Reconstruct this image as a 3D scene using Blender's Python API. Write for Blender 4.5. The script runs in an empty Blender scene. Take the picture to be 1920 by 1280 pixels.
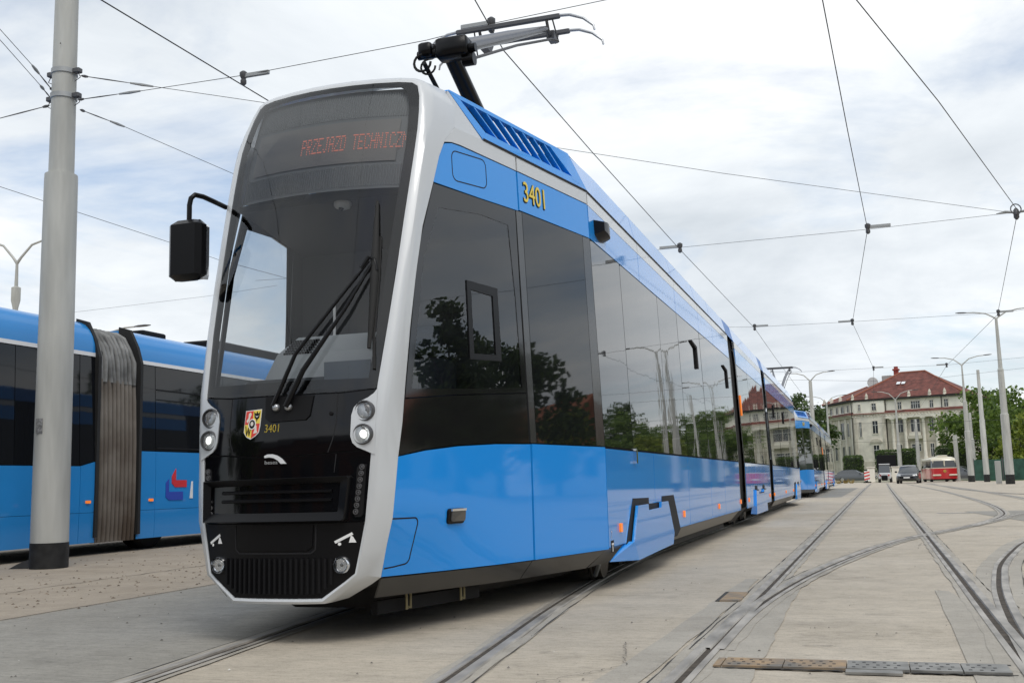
import bpy, bmesh, math, random
from math import sin, cos, pi, radians, atan2, sqrt
from mathutils import Matrix, Vector
random.seed(7)
SC = bpy.context.scene
COL = SC.collection

# ------------------------------------------------------------------ camera
cam = bpy.data.cameras.new('camera')
cam.sensor_width = 36.0
cam.lens = 37.125
cam.clip_start = 0.05
cam.clip_end = 3000
camo = bpy.data.objects.new('camera', cam); COL.objects.link(camo)
CAM_YAW, CAM_PITCH, CAM_ROLL, CAM_H = radians(18.1066), radians(7.682), 0.026, 0.84
fh = Vector((-sin(CAM_YAW), cos(CAM_YAW), 0)); rt = Vector((cos(CAM_YAW), sin(CAM_YAW), 0)); upv = Vector((0, 0, 1))
fw = fh*cos(CAM_PITCH) + upv*sin(CAM_PITCH); uu = -fh*sin(CAM_PITCH) + upv*cos(CAM_PITCH)
xr = rt*cos(CAM_ROLL) - uu*sin(CAM_ROLL); yu = rt*sin(CAM_ROLL) + uu*cos(CAM_ROLL)
camo.matrix_world = Matrix((( xr.x, yu.x, -fw.x, 0), (xr.y, yu.y, -fw.y, 0), (xr.z, yu.z, -fw.z, CAM_H), (0, 0, 0, 1)))
SC.camera = camo

# ------------------------------------------------------------------ sky, sun, exposure
SUN_ELEV, SUN_AZ = radians(55), radians(142)      # azimuth clockwise from +Y
w = bpy.data.worlds.new('World'); SC.world = w; w.use_nodes = True
nt = w.node_tree; nt.nodes.clear()
def wn(t, **k):
    n = nt.nodes.new(t)
    for a, b in k.items(): setattr(n, a, b)
    return n
out = wn('ShaderNodeOutputWorld'); bg = wn('ShaderNodeBackground'); bgc = wn('ShaderNodeBackground'); mixs = wn('ShaderNodeMixShader')
sky = wn('ShaderNodeTexSky', sky_type='NISHITA', sun_disc=False, sun_elevation=SUN_ELEV, sun_rotation=SUN_AZ, air_density=1.0, dust_density=1.5, ozone_density=1.5)
bg.inputs[1].default_value = 0.13
nt.links.new(sky.outputs[0], bg.inputs[0])
tc = wn('ShaderNodeTexCoord'); sep = wn('ShaderNodeSeparateXYZ'); nt.links.new(tc.outputs['Generated'], sep.inputs[0])
az = wn('ShaderNodeMath', operation='MAXIMUM'); nt.links.new(sep.outputs[2], az.inputs[0]); az.inputs[1].default_value = 0.0
a1 = wn('ShaderNodeMath', operation='ADD'); nt.links.new(az.outputs[0], a1.inputs[0]); a1.inputs[1].default_value = 0.16
dx = wn('ShaderNodeMath', operation='DIVIDE'); dy = wn('ShaderNodeMath', operation='DIVIDE')
nt.links.new(sep.outputs[0], dx.inputs[0]); nt.links.new(a1.outputs[0], dx.inputs[1])
nt.links.new(sep.outputs[1], dy.inputs[0]); nt.links.new(a1.outputs[0], dy.inputs[1])
cmb = wn('ShaderNodeCombineXYZ'); nt.links.new(dx.outputs[0], cmb.inputs[0]); nt.links.new(dy.outputs[0], cmb.inputs[1])
def wnoise(scale, det, rough, off, dist=0.0):
    mp = wn('ShaderNodeMapping'); mp.inputs['Location'].default_value = (off, off*0.7, off*1.3)
    nt.links.new(cmb.outputs[0], mp.inputs[0])
    n = wn('ShaderNodeTexNoise'); n.inputs['Scale'].default_value = scale; n.inputs['Detail'].default_value = det
    n.inputs['Roughness'].default_value = rough; n.inputs['Distortion'].default_value = dist
    nt.links.new(mp.outputs[0], n.inputs['Vector']); return n
def wramp(src, stops):
    r = wn('ShaderNodeValToRGB'); e = r.color_ramp.elements
    while len(e) < len(stops): e.new(0.5)
    for el, (p, c) in zip(e, stops): el.position = p; el.color = (*c, 1)
    nt.links.new(src, r.inputs[0]); return r
shade = wramp(wnoise(0.95, 9, 0.58, 3.1, 0.35).outputs[0], [(0.30, (0.58, 0.63, 0.68)), (0.43, (0.70, 0.745, 0.79)), (0.52, (0.80, 0.84, 0.875)), (0.64, (0.93, 0.945, 0.955))])
cover = wramp(wnoise(0.95, 9, 0.58, 21.7, 0.4).outputs[0], [(0.33, (0.2, 0.2, 0.2)), (0.42, (0.65, 0.65, 0.65)), (0.50, (1, 1, 1))])
nt.links.new(shade.outputs[0], bgc.inputs[0]); bgc.inputs[1].default_value = 0.93
nt.links.new(cover.outputs[0], mixs.inputs[0]); nt.links.new(bg.outputs[0], mixs.inputs[1]); nt.links.new(bgc.outputs[0], mixs.inputs[2])
nt.links.new(mixs.outputs[0], out.inputs[0])
sl = bpy.data.lights.new('sun', 'SUN'); sl.energy = 1.0; sl.angle = radians(24); sl.color = (1.0, 0.96, 0.90)
so = bpy.data.objects.new('sun', sl); COL.objects.link(so)
sdir = Vector((sin(SUN_AZ)*cos(SUN_ELEV), cos(SUN_AZ)*cos(SUN_ELEV), sin(SUN_ELEV)))
so.rotation_euler = sdir.to_track_quat('Z', 'Y').to_euler()
SC.view_settings.view_transform = 'Standard'; SC.view_settings.look = 'None'
SC.view_settings.gamma = 1.0; SC.view_settings.exposure = 0.32; SC.view_settings.use_curve_mapping = False
SC.render.engine = 'CYCLES'
SC.cycles.max_bounces = 8; SC.cycles.transparent_max_bounces = 16

# ------------------------------------------------------------------ materials
MATS = {}
def mat(name, col=(.5, .5, .5), rough=.5, metal=0.0, ior=1.5, coat=0.0, var=0.0, vscale=3.0, bump=0.0, bscale=40.0, bdist=0.01, emit=None, estr=1.0, coord='Object', stretch=None, var2=None, spec=.5):
    if name in MATS: return MATS[name]
    m = bpy.data.materials.new(name); m.use_nodes = True; t = m.node_tree; b = t.nodes['Principled BSDF']
    b.inputs['Base Color'].default_value = (*col, 1); b.inputs['Roughness'].default_value = rough
    b.inputs['Metallic'].default_value = metal; b.inputs['IOR'].default_value = ior; b.inputs['Specular IOR Level'].default_value = spec
    if coat: b.inputs['Coat Weight'].default_value = coat; b.inputs['Coat Roughness'].default_value = 0.04
    if emit: b.inputs['Emission Color'].default_value = (*emit, 1); b.inputs['Emission Strength'].default_value = estr
    if var or bump:
        c = t.nodes.new('ShaderNodeTexCoord'); src = c.outputs[coord]
        if stretch:
            mp = t.nodes.new('ShaderNodeMapping'); mp.inputs['Scale'].default_value = stretch; t.links.new(src, mp.inputs[0]); src = mp.outputs[0]
    if var:
        n = t.nodes.new('ShaderNodeTexNoise'); n.inputs['Scale'].default_value = vscale; n.inputs['Detail'].default_value = 6; t.links.new(src, n.inputs['Vector'])
        r = t.nodes.new('ShaderNodeValToRGB'); t.links.new(n.outputs[0], r.inputs[0])
        lo = var2 if var2 else tuple(max(0, x*(1-var)) for x in col); hi = tuple(min(1, x*(1+var)) for x in col)
        r.color_ramp.elements[0].position = .33; r.color_ramp.elements[0].color = (*lo, 1)
        r.color_ramp.elements[1].position = .67; r.color_ramp.elements[1].color = (*hi, 1)
        t.links.new(r.outputs[0], b.inputs['Base Color'])
    if bump:
        n = t.nodes.new('ShaderNodeTexNoise'); n.inputs['Scale'].default_value = bscale; n.inputs['Detail'].default_value = 4; t.links.new(src, n.inputs['Vector'])
        bp = t.nodes.new('ShaderNodeBump'); bp.inputs['Strength'].default_value = bump; bp.inputs['Distance'].default_value = bdist
        t.links.new(n.outputs[0], bp.inputs['Height']); t.links.new(bp.outputs[0], b.inputs['Normal'])
        if coat: t.links.new(bp.outputs[0], b.inputs['Coat Normal'])
    MATS[name] = m; return m
def glassmat(name, tint, f0=1.0, ior=1.5, wav=0.0):
    m = bpy.data.materials.new(name); m.use_nodes = True; t = m.node_tree; t.nodes.clear()
    o = t.nodes.new('ShaderNodeOutputMaterial'); mx = t.nodes.new('ShaderNodeMixShader'); tr = t.nodes.new('ShaderNodeBsdfTransparent'); gl = t.nodes.new('ShaderNodeBsdfGlossy')
    fr = t.nodes.new('ShaderNodeFresnel'); fr.inputs[0].default_value = ior; mu = t.nodes.new('ShaderNodeMath'); mu.operation = 'MULTIPLY'; mu.inputs[1].default_value = f0; mu.use_clamp = True
    tr.inputs[0].default_value = (*tint, 1); gl.inputs[0].default_value = (1, 1, 1, 1); gl.inputs[1].default_value = 0.0
    if wav:
        c = t.nodes.new('ShaderNodeTexCoord'); n = t.nodes.new('ShaderNodeTexNoise'); n.inputs['Scale'].default_value = 1.6; n.inputs['Detail'].default_value = 1; t.links.new(c.outputs['Object'], n.inputs['Vector'])
        bp = t.nodes.new('ShaderNodeBump'); bp.inputs['Strength'].default_value = 1.0; bp.inputs['Distance'].default_value = wav; t.links.new(n.outputs[0], bp.inputs['Height']); t.links.new(bp.outputs[0], gl.inputs['Normal'])
    t.links.new(fr.outputs[0], mu.inputs[0]); t.links.new(mu.outputs[0], mx.inputs[0]); t.links.new(tr.outputs[0], mx.inputs[1]); t.links.new(gl.outputs[0], mx.inputs[2]); t.links.new(mx.outputs[0], o.inputs[0])
    MATS[name] = m; return m

BLUE = mat('blue_paint', (0.014, 0.285, 0.82), .40, coat=1.0, spec=.05, bump=.10, bscale=.9, bdist=.003)
BLUEN = mat('blue_paint_roof', (0.014, 0.285, 0.82), .40, coat=1.0, spec=.05)
BLUED = mat('blue_moulding', (0.022, 0.17, 0.52), .4)
SILV = mat('silver_paint', (0.58, 0.60, 0.62), .36, metal=.15, coat=.6)
BLK = mat('black_gloss', (0.003, 0.003, 0.004), .06, spec=.35)
BLKS = mat('black_satin', (0.004, 0.004, 0.005), .30, spec=.22)
BLKM = mat('black_matt', (0.006, 0.006, 0.007), .6, spec=.2)
GAP = mat('dark_joint', (0.006, 0.006, 0.008), .8)
DKG = mat('dark_grey_skirt', (0.026, 0.026, 0.025), .38, coat=.2)
UNDER = mat('underframe', (0.018, 0.017, 0.016), .7, var=.4, vscale=8)
WINB = mat('dark_window_glass', (0.010, 0.011, 0.012), .02, ior=1.55, bump=.5, bscale=0.9, bdist=.004)
WINF = mat('door_window_glass', (0.008, 0.009, 0.010), .02, ior=1.62, bump=.3, bscale=0.8, bdist=.002)
MATS['dark_window_glass'].node_tree.nodes['Principled BSDF'].inputs['Specular Tint'].default_value = (.80, .83, .86, 1)
FRIT = mat('window_frit', (0.010, 0.010, 0.011), .06, ior=1.6)
GLASS = glassmat('windscreen_glass', (.84, .86, .87), 1.0, 1.5)
GLASSS = glassmat('cab_side_glass', (.84, .86, .87), 1.2, 1.55, .0015)
CLEAR = glassmat('lamp_glass', (.95, .96, .97), 1.0, 1.45)
CHROME = mat('chrome', (.82, .83, .85), .12, metal=1.0)
ALU = mat('brushed_metal', (.45, .46, .48), .35, metal=.9)
ARMST = mat('arm_steel', (.22, .22, .23), .32, metal=.75)
STEELD = mat('dark_steel', (.10, .10, .105), .45, metal=.5)
RUBB = mat('rubber', (.012, .012, .012), .75)
ORANGE = mat('orange_lens', (.85, .20, .02), .25, emit=(1, .25, .03), estr=.35)
YELL = mat('yellow_vinyl', (.80, .62, .09), .5)
WHITEV = mat('white_vinyl', (.80, .80, .80), .5)
REDV = mat('red_vinyl', (.65, .045, .03), .5)
LAMP = mat('lit_headlamp', (.9, .92, .9), .15, emit=(1, 1, .92), estr=1.1)
LAMPD = mat('lamp_reflector', (.70, .71, .73), .22, metal=.9)
LEDM = mat('led_red', (.8, .2, .12), .5, emit=(1.0, .30, .22), estr=.30)
DASH = mat('dashboard_grey', (.52, .54, .55), .6)
DASHD = mat('dashboard_dark', (.06, .065, .07), .6)
CABIN = mat('cab_lining', (.06, .062, .068), .7)
DISPL = mat('display_housing', (.20, .205, .21), .45)
DISPB = mat('display_board', (.25, .235, .225), .5)
LGREY = mat('pole_paint', (.43, .43, .40), .55, var=.16, vscale=2.2, stretch=(2.5, 2.5, .35), bump=.15, bscale=30, bdist=.002)
GALV = mat('galvanised', (.36, .37, .37), .5, metal=.4)
WIRE = mat('wire', (.03, .03, .03), .6)

# ------------------------------------------------------------------ object helpers
def tag(o, label=None, cat=None, group=None, kind=None):
    if label: o['label'] = label
    if cat: o['category'] = cat
    if group: o['group'] = group
    if kind: o['kind'] = kind
    return o
def thing(name, label, cat, loc=(0, 0, 0), rz=0, group=None, kind=None):
    o = bpy.data.objects.new(name, None); COL.objects.link(o); o.location = loc; o.rotation_euler = (0, 0, rz); o.empty_display_size = .2
    return tag(o, label, cat, group, kind)
def link(name, me, parent=None):
    o = bpy.data.objects.new(name, me); COL.objects.link(o)
    if parent is not None: o.parent = parent
    return o
def copy_tree(o, parent=None):
    c = o.copy(); COL.objects.link(c); c.parent = parent
    for ch in list(o.children): copy_tree(ch, c)
    return c
class MB:
    def __init__(s): s.v = []; s.f = []; s.smooth = False
    def add(s, vs, fs):
        b = len(s.v); s.v += [tuple(p) for p in vs]; s.f += [tuple(i+b for i in f) for f in fs]; return s
    def box(s, x0, x1, y0, y1, z0, z1):
        return s.add([(x0,y0,z0),(x1,y0,z0),(x1,y1,z0),(x0,y1,z0),(x0,y0,z1),(x1,y0,z1),(x1,y1,z1),(x0,y1,z1)],
                     [(0,3,2,1),(4,5,6,7),(0,1,5,4),(1,2,6,5),(2,3,7,6),(3,0,4,7)])
    def cbox(s, x0, x1, y0, y1, z0, z1, b=.01):
        # box with bevelled vertical and horizontal edges (rounded look)
        rows = []
        for z, i in ((z0, b), (z0+b, 0), (z1-b, 0), (z1, b)):
            rows.append([(x0+b+i, y0+i, z), (x1-b-i, y0+i, z), (x1-i, y0+b+i, z), (x1-i, y1-b-i, z), (x1-b-i, y1-i, z), (x0+b+i, y1-i, z), (x0+i, y1-b-i, z), (x0+i, y0+b+i, z)])
        return s.loft(rows, True, True)
    def loft(s, rows, closed=False, caps=False):
        n = len(rows[0]); vs = [p for r in rows for p in r]; fs = []
        for i in range(len(rows)-1):
            for j in range(n if closed else n-1):
                k = (j+1) % n
                fs.append((i*n+j, i*n+k, (i+1)*n+k, (i+1)*n+j))
        if caps: fs += [tuple(range(n-1, -1, -1)), tuple((len(rows)-1)*n+j for j in range(n))]
        return s.add(vs, fs)
    def tube(s, pts, r, n=8, caps=True):
        rows = []; P = [Vector(p) for p in pts]
        rr = r if isinstance(r, (list, tuple)) else [r]*len(P)
        ref = None
        for i, p in enumerate(P):
            t = ((P[min(i+1, len(P)-1)] - P[max(i-1, 0)])).normalized()
            if ref is None:
                ref = Vector((0, 0, 1)) if abs(t.z) < .9 else Vector((1, 0, 0))
            a = (ref - t*ref.dot(t)).normalized(); b = t.cross(a); ref = a
            rows.append([p + a*rr[i]*cos(2*pi*k/n) + b*rr[i]*sin(2*pi*k/n) for k in range(n)])
        return s.loft(rows, True, caps)
    def lathe(s, prof, n=20, axis='z', o=(0, 0, 0)):
        rows = []
        for r, h in prof:
            row = []
            for k in range(n):
                a, b = r*cos(2*pi*k/n), r*sin(2*pi*k/n)
                row.append((o[0]+a, o[1]+b, o[2]+h) if axis == 'z' else (o[0]+a, o[1]+h, o[2]+b) if axis == 'y' else (o[0]+h, o[1]+a, o[2]+b))
            rows.append(row)
        return s.loft(rows, True, True)
    def prism(s, poly, d0, d1, axis='x'):
        n = len(poly)
        def P(a, b, d): return (d, a, b) if axis == 'x' else (a, d, b) if axis == 'y' else (a, b, d)
        return s.loft([[P(a, b, d0) for a, b in poly], [P(a, b, d1) for a, b in poly]], True, True)
    def map(s, fn): s.v = [tuple(fn(*p)) for p in s.v]; return s
    def mesh(s, name, m, ang=None):
        me = bpy.data.meshes.new(name); me.from_pydata(s.v, [], s.f)
        bm = bmesh.new(); bm.from_mesh(me); bmesh.ops.recalc_face_normals(bm, faces=bm.faces); bm.to_mesh(me); bm.free()
        if ang: 
            me.polygons.foreach_set('use_smooth', [True]*len(me.polygons)); me.set_sharp_from_angle(angle=radians(ang))
        me.materials.append(m); me.update(); return me
    def build(s, name, m, parent=None, ang=None): return link(name, s.mesh(name, m, ang), parent)

def plate(name, poly, fn, off, thick, m, parent, du=None, dv=None, ang=30, rim=True, edge=.004):
    """polygon in a surface's own (u, v), cut finely, laid on the surface fn(u, v, off) with a real thickness"""
    bm = bmesh.new(); vs = [bm.verts.new((u, v, 0)) for u, v in poly]; bm.faces.new(vs)
    bmesh.ops.triangulate(bm, faces=bm.faces[:])
    us = [p[0] for p in poly]; vv = [p[1] for p in poly]
    for lo, hi, st, ax in ((min(us), max(us), du, 0), (min(vv), max(vv), dv, 1)):
        if st:
            k = int((hi-lo)/st)
            for i in range(1, k+1):
                c = lo + (hi-lo)*i/(k+1); co = [0, 0, 0]; co[ax] = c; no = [0, 0, 0]; no[ax] = 1
                bmesh.ops.bisect_plane(bm, geom=bm.verts[:]+bm.edges[:]+bm.faces[:], plane_co=co, plane_no=no)
    be = [e for e in bm.edges if len(e.link_faces) == 1]
    back = {}
    if rim and thick:
        for e in be:
            for v in e.verts:
                if v not in back: back[v] = bm.verts.new((v.co.x, v.co.y, 1))
        for e in be:
            a, b = e.verts; bm.faces.new((a, b, back[b], back[a]))
    for v in bm.verts: v.co = Vector(fn(v.co.x, v.co.y, off-thick if v.co.z > .5 else off))
    bmesh.ops.recalc_face_normals(bm, faces=bm.faces)
    me = bpy.data.meshes.new(name); bm.to_mesh(me); bm.free()
    me.polygons.foreach_set('use_smooth', [True]*len(me.polygons)); me.set_sharp_from_angle(angle=radians(ang))
    me.materials.append(m); return link(name, me, parent)
def ring(outer, inner, fn, off, thick, name, m, parent):
    n = len(outer)
    b = MB(); b.loft([[fn(*p, off) for p in outer], [fn(*p, off) for p in inner]], True)
    b.loft([[fn(*p, off-thick) for p in outer], [fn(*p, off) for p in outer]], True)
    b.loft([[fn(*p, off) for p in inner], [fn(*p, off-thick) for p in inner]], True)
    return b.build(name, m, parent)
def text_mesh(txt, size, m, fn, name, parent, off=0.0, extr=0.001, shear=0.0, bold=0.0):
    """lettering from the built-in font, laid on a surface: fn(u, v)->point"""
    c = bpy.data.curves.new(name, 'FONT'); c.body = txt; c.size = size; c.resolution_u = 3; c.offset = bold; c.extrude = extr; c.shear = shear
    t = bpy.data.objects.new(name, c); COL.objects.link(t)
    dg = bpy.context.evaluated_depsgraph_get(); me = bpy.data.meshes.new_from_object(t.evaluated_get(dg)); bpy.data.objects.remove(t)
    for v in me.vertices: v.co = Vector(fn(v.co.x, v.co.y, v.co.z))
    me.materials.clear(); me.materials.append(m); return link(name, me, parent)
def arc(cx, cy, r, a0, a1, n=6): return [(cx+r*cos(radians(a0+(a1-a0)*i/n)), cy+r*sin(radians(a0+(a1-a0)*i/n))) for i in range(n+1)]
def rrect(x0, x1, y0, y1, r, n=3): return arc(x1-r, y0+r, r, -90, 0, n)+arc(x1-r, y1-r, r, 0, 90, n)+arc(x0+r, y1-r, r, 90, 180, n)+arc(x0+r, y0+r, r, 180, 270, n)
def interp(x, xs, ys):
    if x <= xs[0]: return ys[0]
    for i in range(len(xs)-1):
        if x <= xs[i+1]: return ys[i] + (ys[i+1]-ys[i])*(x-xs[i])/(xs[i+1]-xs[i])
    return ys[-1]

# ------------------------------------------------------------------ ground, slabs, rails
def concrete(name, c0, c1, c2, lines=1.0, speck=1.0):
    m = bpy.data.materials.new(name); m.use_nodes = True; t = m.node_tree; b = t.nodes['Principled BSDF']; b.inputs['Roughness'].default_value = .88
    c = t.nodes.new('ShaderNodeTexCoord')
    def noise(scale, det, rough, st=None):
        n = t.nodes.new('ShaderNodeTexNoise'); n.inputs['Scale'].default_value = scale; n.inputs['Detail'].default_value = det; n.inputs['Roughness'].default_value = rough
        if st:
            mp = t.nodes.new('ShaderNodeMapping'); mp.inputs['Scale'].default_value = st; mp.inputs['Rotation'].default_value = (0, 0, radians(2)); t.links.new(c.outputs['Object'], mp.inputs[0]); t.links.new(mp.outputs[0], n.inputs['Vector'])
        else: t.links.new(c.outputs['Object'], n.inputs['Vector'])
        return n.outputs[0]
    def ramp(src, st):
        r = t.nodes.new('ShaderNodeValToRGB'); e = r.color_ramp.elements
        while len(e) < len(st): e.new(.5)
        for el, (p, k) in zip(e, st): el.position = p; el.color = (*k, 1) if isinstance(k, tuple) else (k, k, k, 1)
        t.links.new(src, r.inputs[0]); return r.outputs[0]
    def mul(a, bb, f=1.0):
        x = t.nodes.new('ShaderNodeMix'); x.data_type = 'RGBA'; x.blend_type = 'MULTIPLY'; x.inputs[0].default_value = f; t.links.new(a, x.inputs[6]); t.links.new(bb, x.inputs[7]); return x.outputs[2]
    base = ramp(noise(.35, 6, .6), [(.30, c0), (.5, c1), (.70, c2)])
    base = mul(base, ramp(noise(3.0, 6, .65), [(.30, .86), (.62, 1.05)]))
    base = mul(base, ramp(noise(1.0, 5, .7, (1.2, 26, 1)), [(.28, 1-.16*lines), (.55, 1.0), (.8, 1+.03*lines)]))
    base = mul(base, ramp(noise(95, 3, .7), [(.30, 1-.30*speck), (.45, 1.0), (.62, 1.0), (.75, 1+.12*speck)]))
    base = mul(base, ramp(noise(1.0, 4, .75, (14, 34, 1)), [(.32, 1-.22*lines), (.48, 1.0), (.72, 1+.08*lines)]))
    base = mul(base, ramp(noise(34, 3, .6), [(.26, .80), (.36, 1.0)]))
    stain = mul(base, ramp(noise(.9, 8, .72), [(.31, .68), (.45, 1.0)]), .75)
    t.links.new(stain, b.inputs['Base Color'])
    bp = t.nodes.new('ShaderNodeBump'); bp.inputs['Strength'].default_value = .45; bp.inputs['Distance'].default_value = .006; t.links.new(noise(60, 5, .7, (1, 3.5, 1)), bp.inputs['Height']); t.links.new(bp.outputs[0], b.inputs['Normal'])
    MATS[name] = m; return m
CONC = concrete('brushed_concrete', (.425, .370, .292), (.485, .427, .345), (.53, .472, .39), 1.1, 1.3)
CONCG = concrete('grey_concrete', (.262, .246, .215), (.30, .284, .25), (.33, .313, .278), 1.2, 1.0)
SAND = concrete('dusty_concrete', (.30, .25, .19), (.36, .305, .24), (.41, .355, .285), .5, 1.2)
MORT = concrete('mortar', (.33, .30, .255), (.40, .368, .315), (.455, .42, .365), .4, 1.0)
GRASS_M = mat('grass', (.07, .12, .025), .9, var=.5, vscale=3)
RAILS = mat('rail_steel', (.34, .315, .28), .55, metal=.3, var=.35, vscale=9, stretch=(1, .3, 1))
GROOVE = mat('groove_dirt_and_shade', (.060, .048, .037), .95, var=.4, vscale=14)  # brown dirt, darkened for the shade a deeper groove would hold
RUST = mat('rusty_steel', (.27, .185, .105), .75, var=.35, vscale=9, var2=(.16, .145, .125))
CRACK = mat('joint_filler', (.045, .043, .04), .9)

def sheet(name, poly, z, m, parent=None, kind='structure', jit=0.0, n=1):
    P = []
    for i, (a, b) in enumerate(poly):
        c, d = poly[(i+1) % len(poly)]
        for k in range(n):
            P.append((a+(c-a)*k/n+random.uniform(-jit, jit), b+(d-b)*k/n+random.uniform(-jit, jit), z))
    bm = bmesh.new(); f = bm.faces.new([bm.verts.new(p) for p in P]); bmesh.ops.triangulate(bm, faces=bm.faces[:]); bmesh.ops.recalc_face_normals(bm, faces=bm.faces)
    for f in bm.faces:
        if f.normal.z < 0: f.normal_flip()
    me = bpy.data.meshes.new(name); bm.to_mesh(me); bm.free(); me.materials.append(m); o = link(name, me, parent)
    if kind and parent is None: o['kind'] = kind
    return o
ground = MB().add([(-1500,-1500,0),(1500,-1500,0),(1500,2500,0),(-1500,2500,0)], [(0,1,2,3)]).build('ground', CONC); tag(ground, kind='structure')
tag(MB().loft([[(-5.68, y, .0035), (-4.6, y, .0035), (x, y, .0035)] for y, x in ((-6,-2.3),(-3,-2.55),(0,-2.78),(2.5,-3.05),(4.4,-3.24),(5.4,-3.36),(6.6,-3.5),(8.1,-3.64),(10,-3.78),(14,-3.86),(25,-3.86),(40,-3.86),(60,-3.86))]).build('pavement_slab', CONCG), kind='structure')
sheet('dusty_yard', [(-5.72,-20),(-5.70,90),(-60,90),(-60,-20)], .004, SAND)
sheet('pavement_slab', [(2.0,25),(2.6,19.0),(9,20.5),(9.5,26)], .004, CONCG)
sheet('pavement_slab', [(-2.2,44),(-.9,44),(-.4,75),(-2.0,75)], .004, CONCG)
sheet('grass_verge', [(-70,128),(90,128),(120,300),(-120,300)], .006, GRASS_M)
sheet('grass_verge', [(11,104),(60,112),(60,128),(10,128)], .006, GRASS_M)

def smooth_path(pts, step):
    P = [Vector((x, y, 0)) for x, y in pts]; o = []
    for i in range(len(P)-1):
        p0, p1, p2, p3 = P[max(i-1, 0)], P[i], P[i+1], P[min(i+2, len(P)-1)]
        L_ = (p2-p1).length
        st = step if p1.y < 26 else step*8
        n = max(1, int(L_/st))
        m1 = (p2-p0)/max((p2-p0).length, 1e-6)*L_; m2 = (p3-p1)/max((p3-p1).length, 1e-6)*L_
        for k in range(n):
            t = k/n; o.append(p1*(2*t**3-3*t*t+1)+m1*(t**3-2*t*t+t)+p2*(-2*t**3+3*t*t)+m2*(t**3-t*t))
    return o+[P[-1]]
def offs(P, d):
    o = []
    for i, p in enumerate(P):
        t = (P[min(i+1, len(P)-1)]-P[max(i-1, 0)]).normalized(); o.append(p+Vector((t.y, -t.x, 0))*d)   # d>0: right of travel
    return o
def band(P, d0, d1, z0, z1, jit=0.0):
    a, b = offs(P, d0), offs(P, d1)
    rows = []
    for p, q in zip(a, b):
        j0, j1 = random.uniform(-jit, jit), random.uniform(-jit, jit); n = (q-p).normalized() if (q-p).length else Vector((0, 0, 0))
        rows.append([(p+n*j0)+Vector((0, 0, z0)), (q+n*j1)+Vector((0, 0, z1))])
    return rows
def rail(parent, P, g, z=0.0, fl=.055, fr_=.045):
    """running edge P, groove on side g (+1 right of travel)"""
    ja = MB().loft(band(P, -g*(.056+fl), -g*.056, z+.005, z+.005, .012)); ja.build('filler', MORT, parent)
    MB().loft(band(P, g*.064, g*(.064+fr_), z+.0055, z+.0055, .010)).build('filler', MORT, parent)
    h = MB(); h.loft(band(P, -g*.058, -g*.052, z+.004, z+.014)); h.loft(band(P, -g*.052, -g*.006, z+.014, z+.015)); h.loft(band(P, -g*.006, g*.0, z+.015, z+.006)); h.loft(band(P, g*.032, g*.034, z+.004, z+.011)); h.loft(band(P, g*.034, g*.066, z+.011, z+.010)); h.build('rail_head', RAILS, parent)
    MB().loft(band(P, -g*.002, g*.034, z+.0065, z+.0065)).build('groove', GROOVE, parent)
    c = MB(); c.loft(band(P, -g*(.056+fl+.003), -g*(.056+fl-.002), z+.0062, z+.0062, .006)); c.build('joint', CRACK, parent)
def track(name, centre, z=0.0, step=.22):
    t = thing(name, None, None, kind='structure'); C_ = smooth_path(centre, step)
    rail(t, offs(C_, .7175), -1, z); rail(t, offs(C_, -.7175), 1, z); return t
track('tram_track', [(-1.72,-4),(-2.0,0),(-2.28,2.5),(-2.483,4.4),(-2.597,5.4),(-2.735,6.6),(-2.88,8.14),(-3.02,10),(-3.09,12),(-3.1,16),(-3.1,40),(-3.1,160)])
track('tram_track', [(-.18,-4),(-.13,0),(-.075,5.66),(-.025,9.55),(.053,16.1),(.25,32.35),(.6,60),(1.25,105)], .0003)
br = thing('branch_track', None, None, kind='structure')
rail(br, smooth_path([(-.775,5.4),(-.745,6.88),(-.62,8.48),(-.45,9.89),(-.16,11.75),(.32,14.2),(.78,15.86),(1.33,17.58),(1.80,19.2),(2.25,21.2),(2.62,23.6),(2.98,29),(3.22,37.4),(3.45,57.6),(3.3,92)], .22), 1, .0010, .05, .05)
rail(br, smooth_path([(.66,5.0),(.74,6.56),(.85,8.09),(.97,9.27),(1.13,10.57),(1.43,12.29),(1.74,13.81),(2.6,16.9),(3.35,20.3),(3.95,24.5),(4.38,30),(4.65,38),(4.9,57),(4.75,92)], .22), -1, .0010, .10, .12)
b2 = thing('branch_track', None, None, kind='structure')
rail(b2, smooth_path([(1.55,18.2),(2.02,19.85),(2.92,23.1),(4.3,27.3),(6.5,32.5),(10,39),(16,48)], .25), 1, .0016, .04, .04)
rail(b2, smooth_path([(3.0,18.4),(4.2,21.8),(5.6,25.6),(7.8,30.8),(11.2,37),(17,46)], .25), -1, .0016, .05, .05)
b3 = thing('branch_track', None, None, kind='structure')
rail(b3, smooth_path([(5.2,95),(4.6,60),(5.2,44),(6.5,38),(9.5,33.5),(16,31)], .4), 1, .0013)
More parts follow.
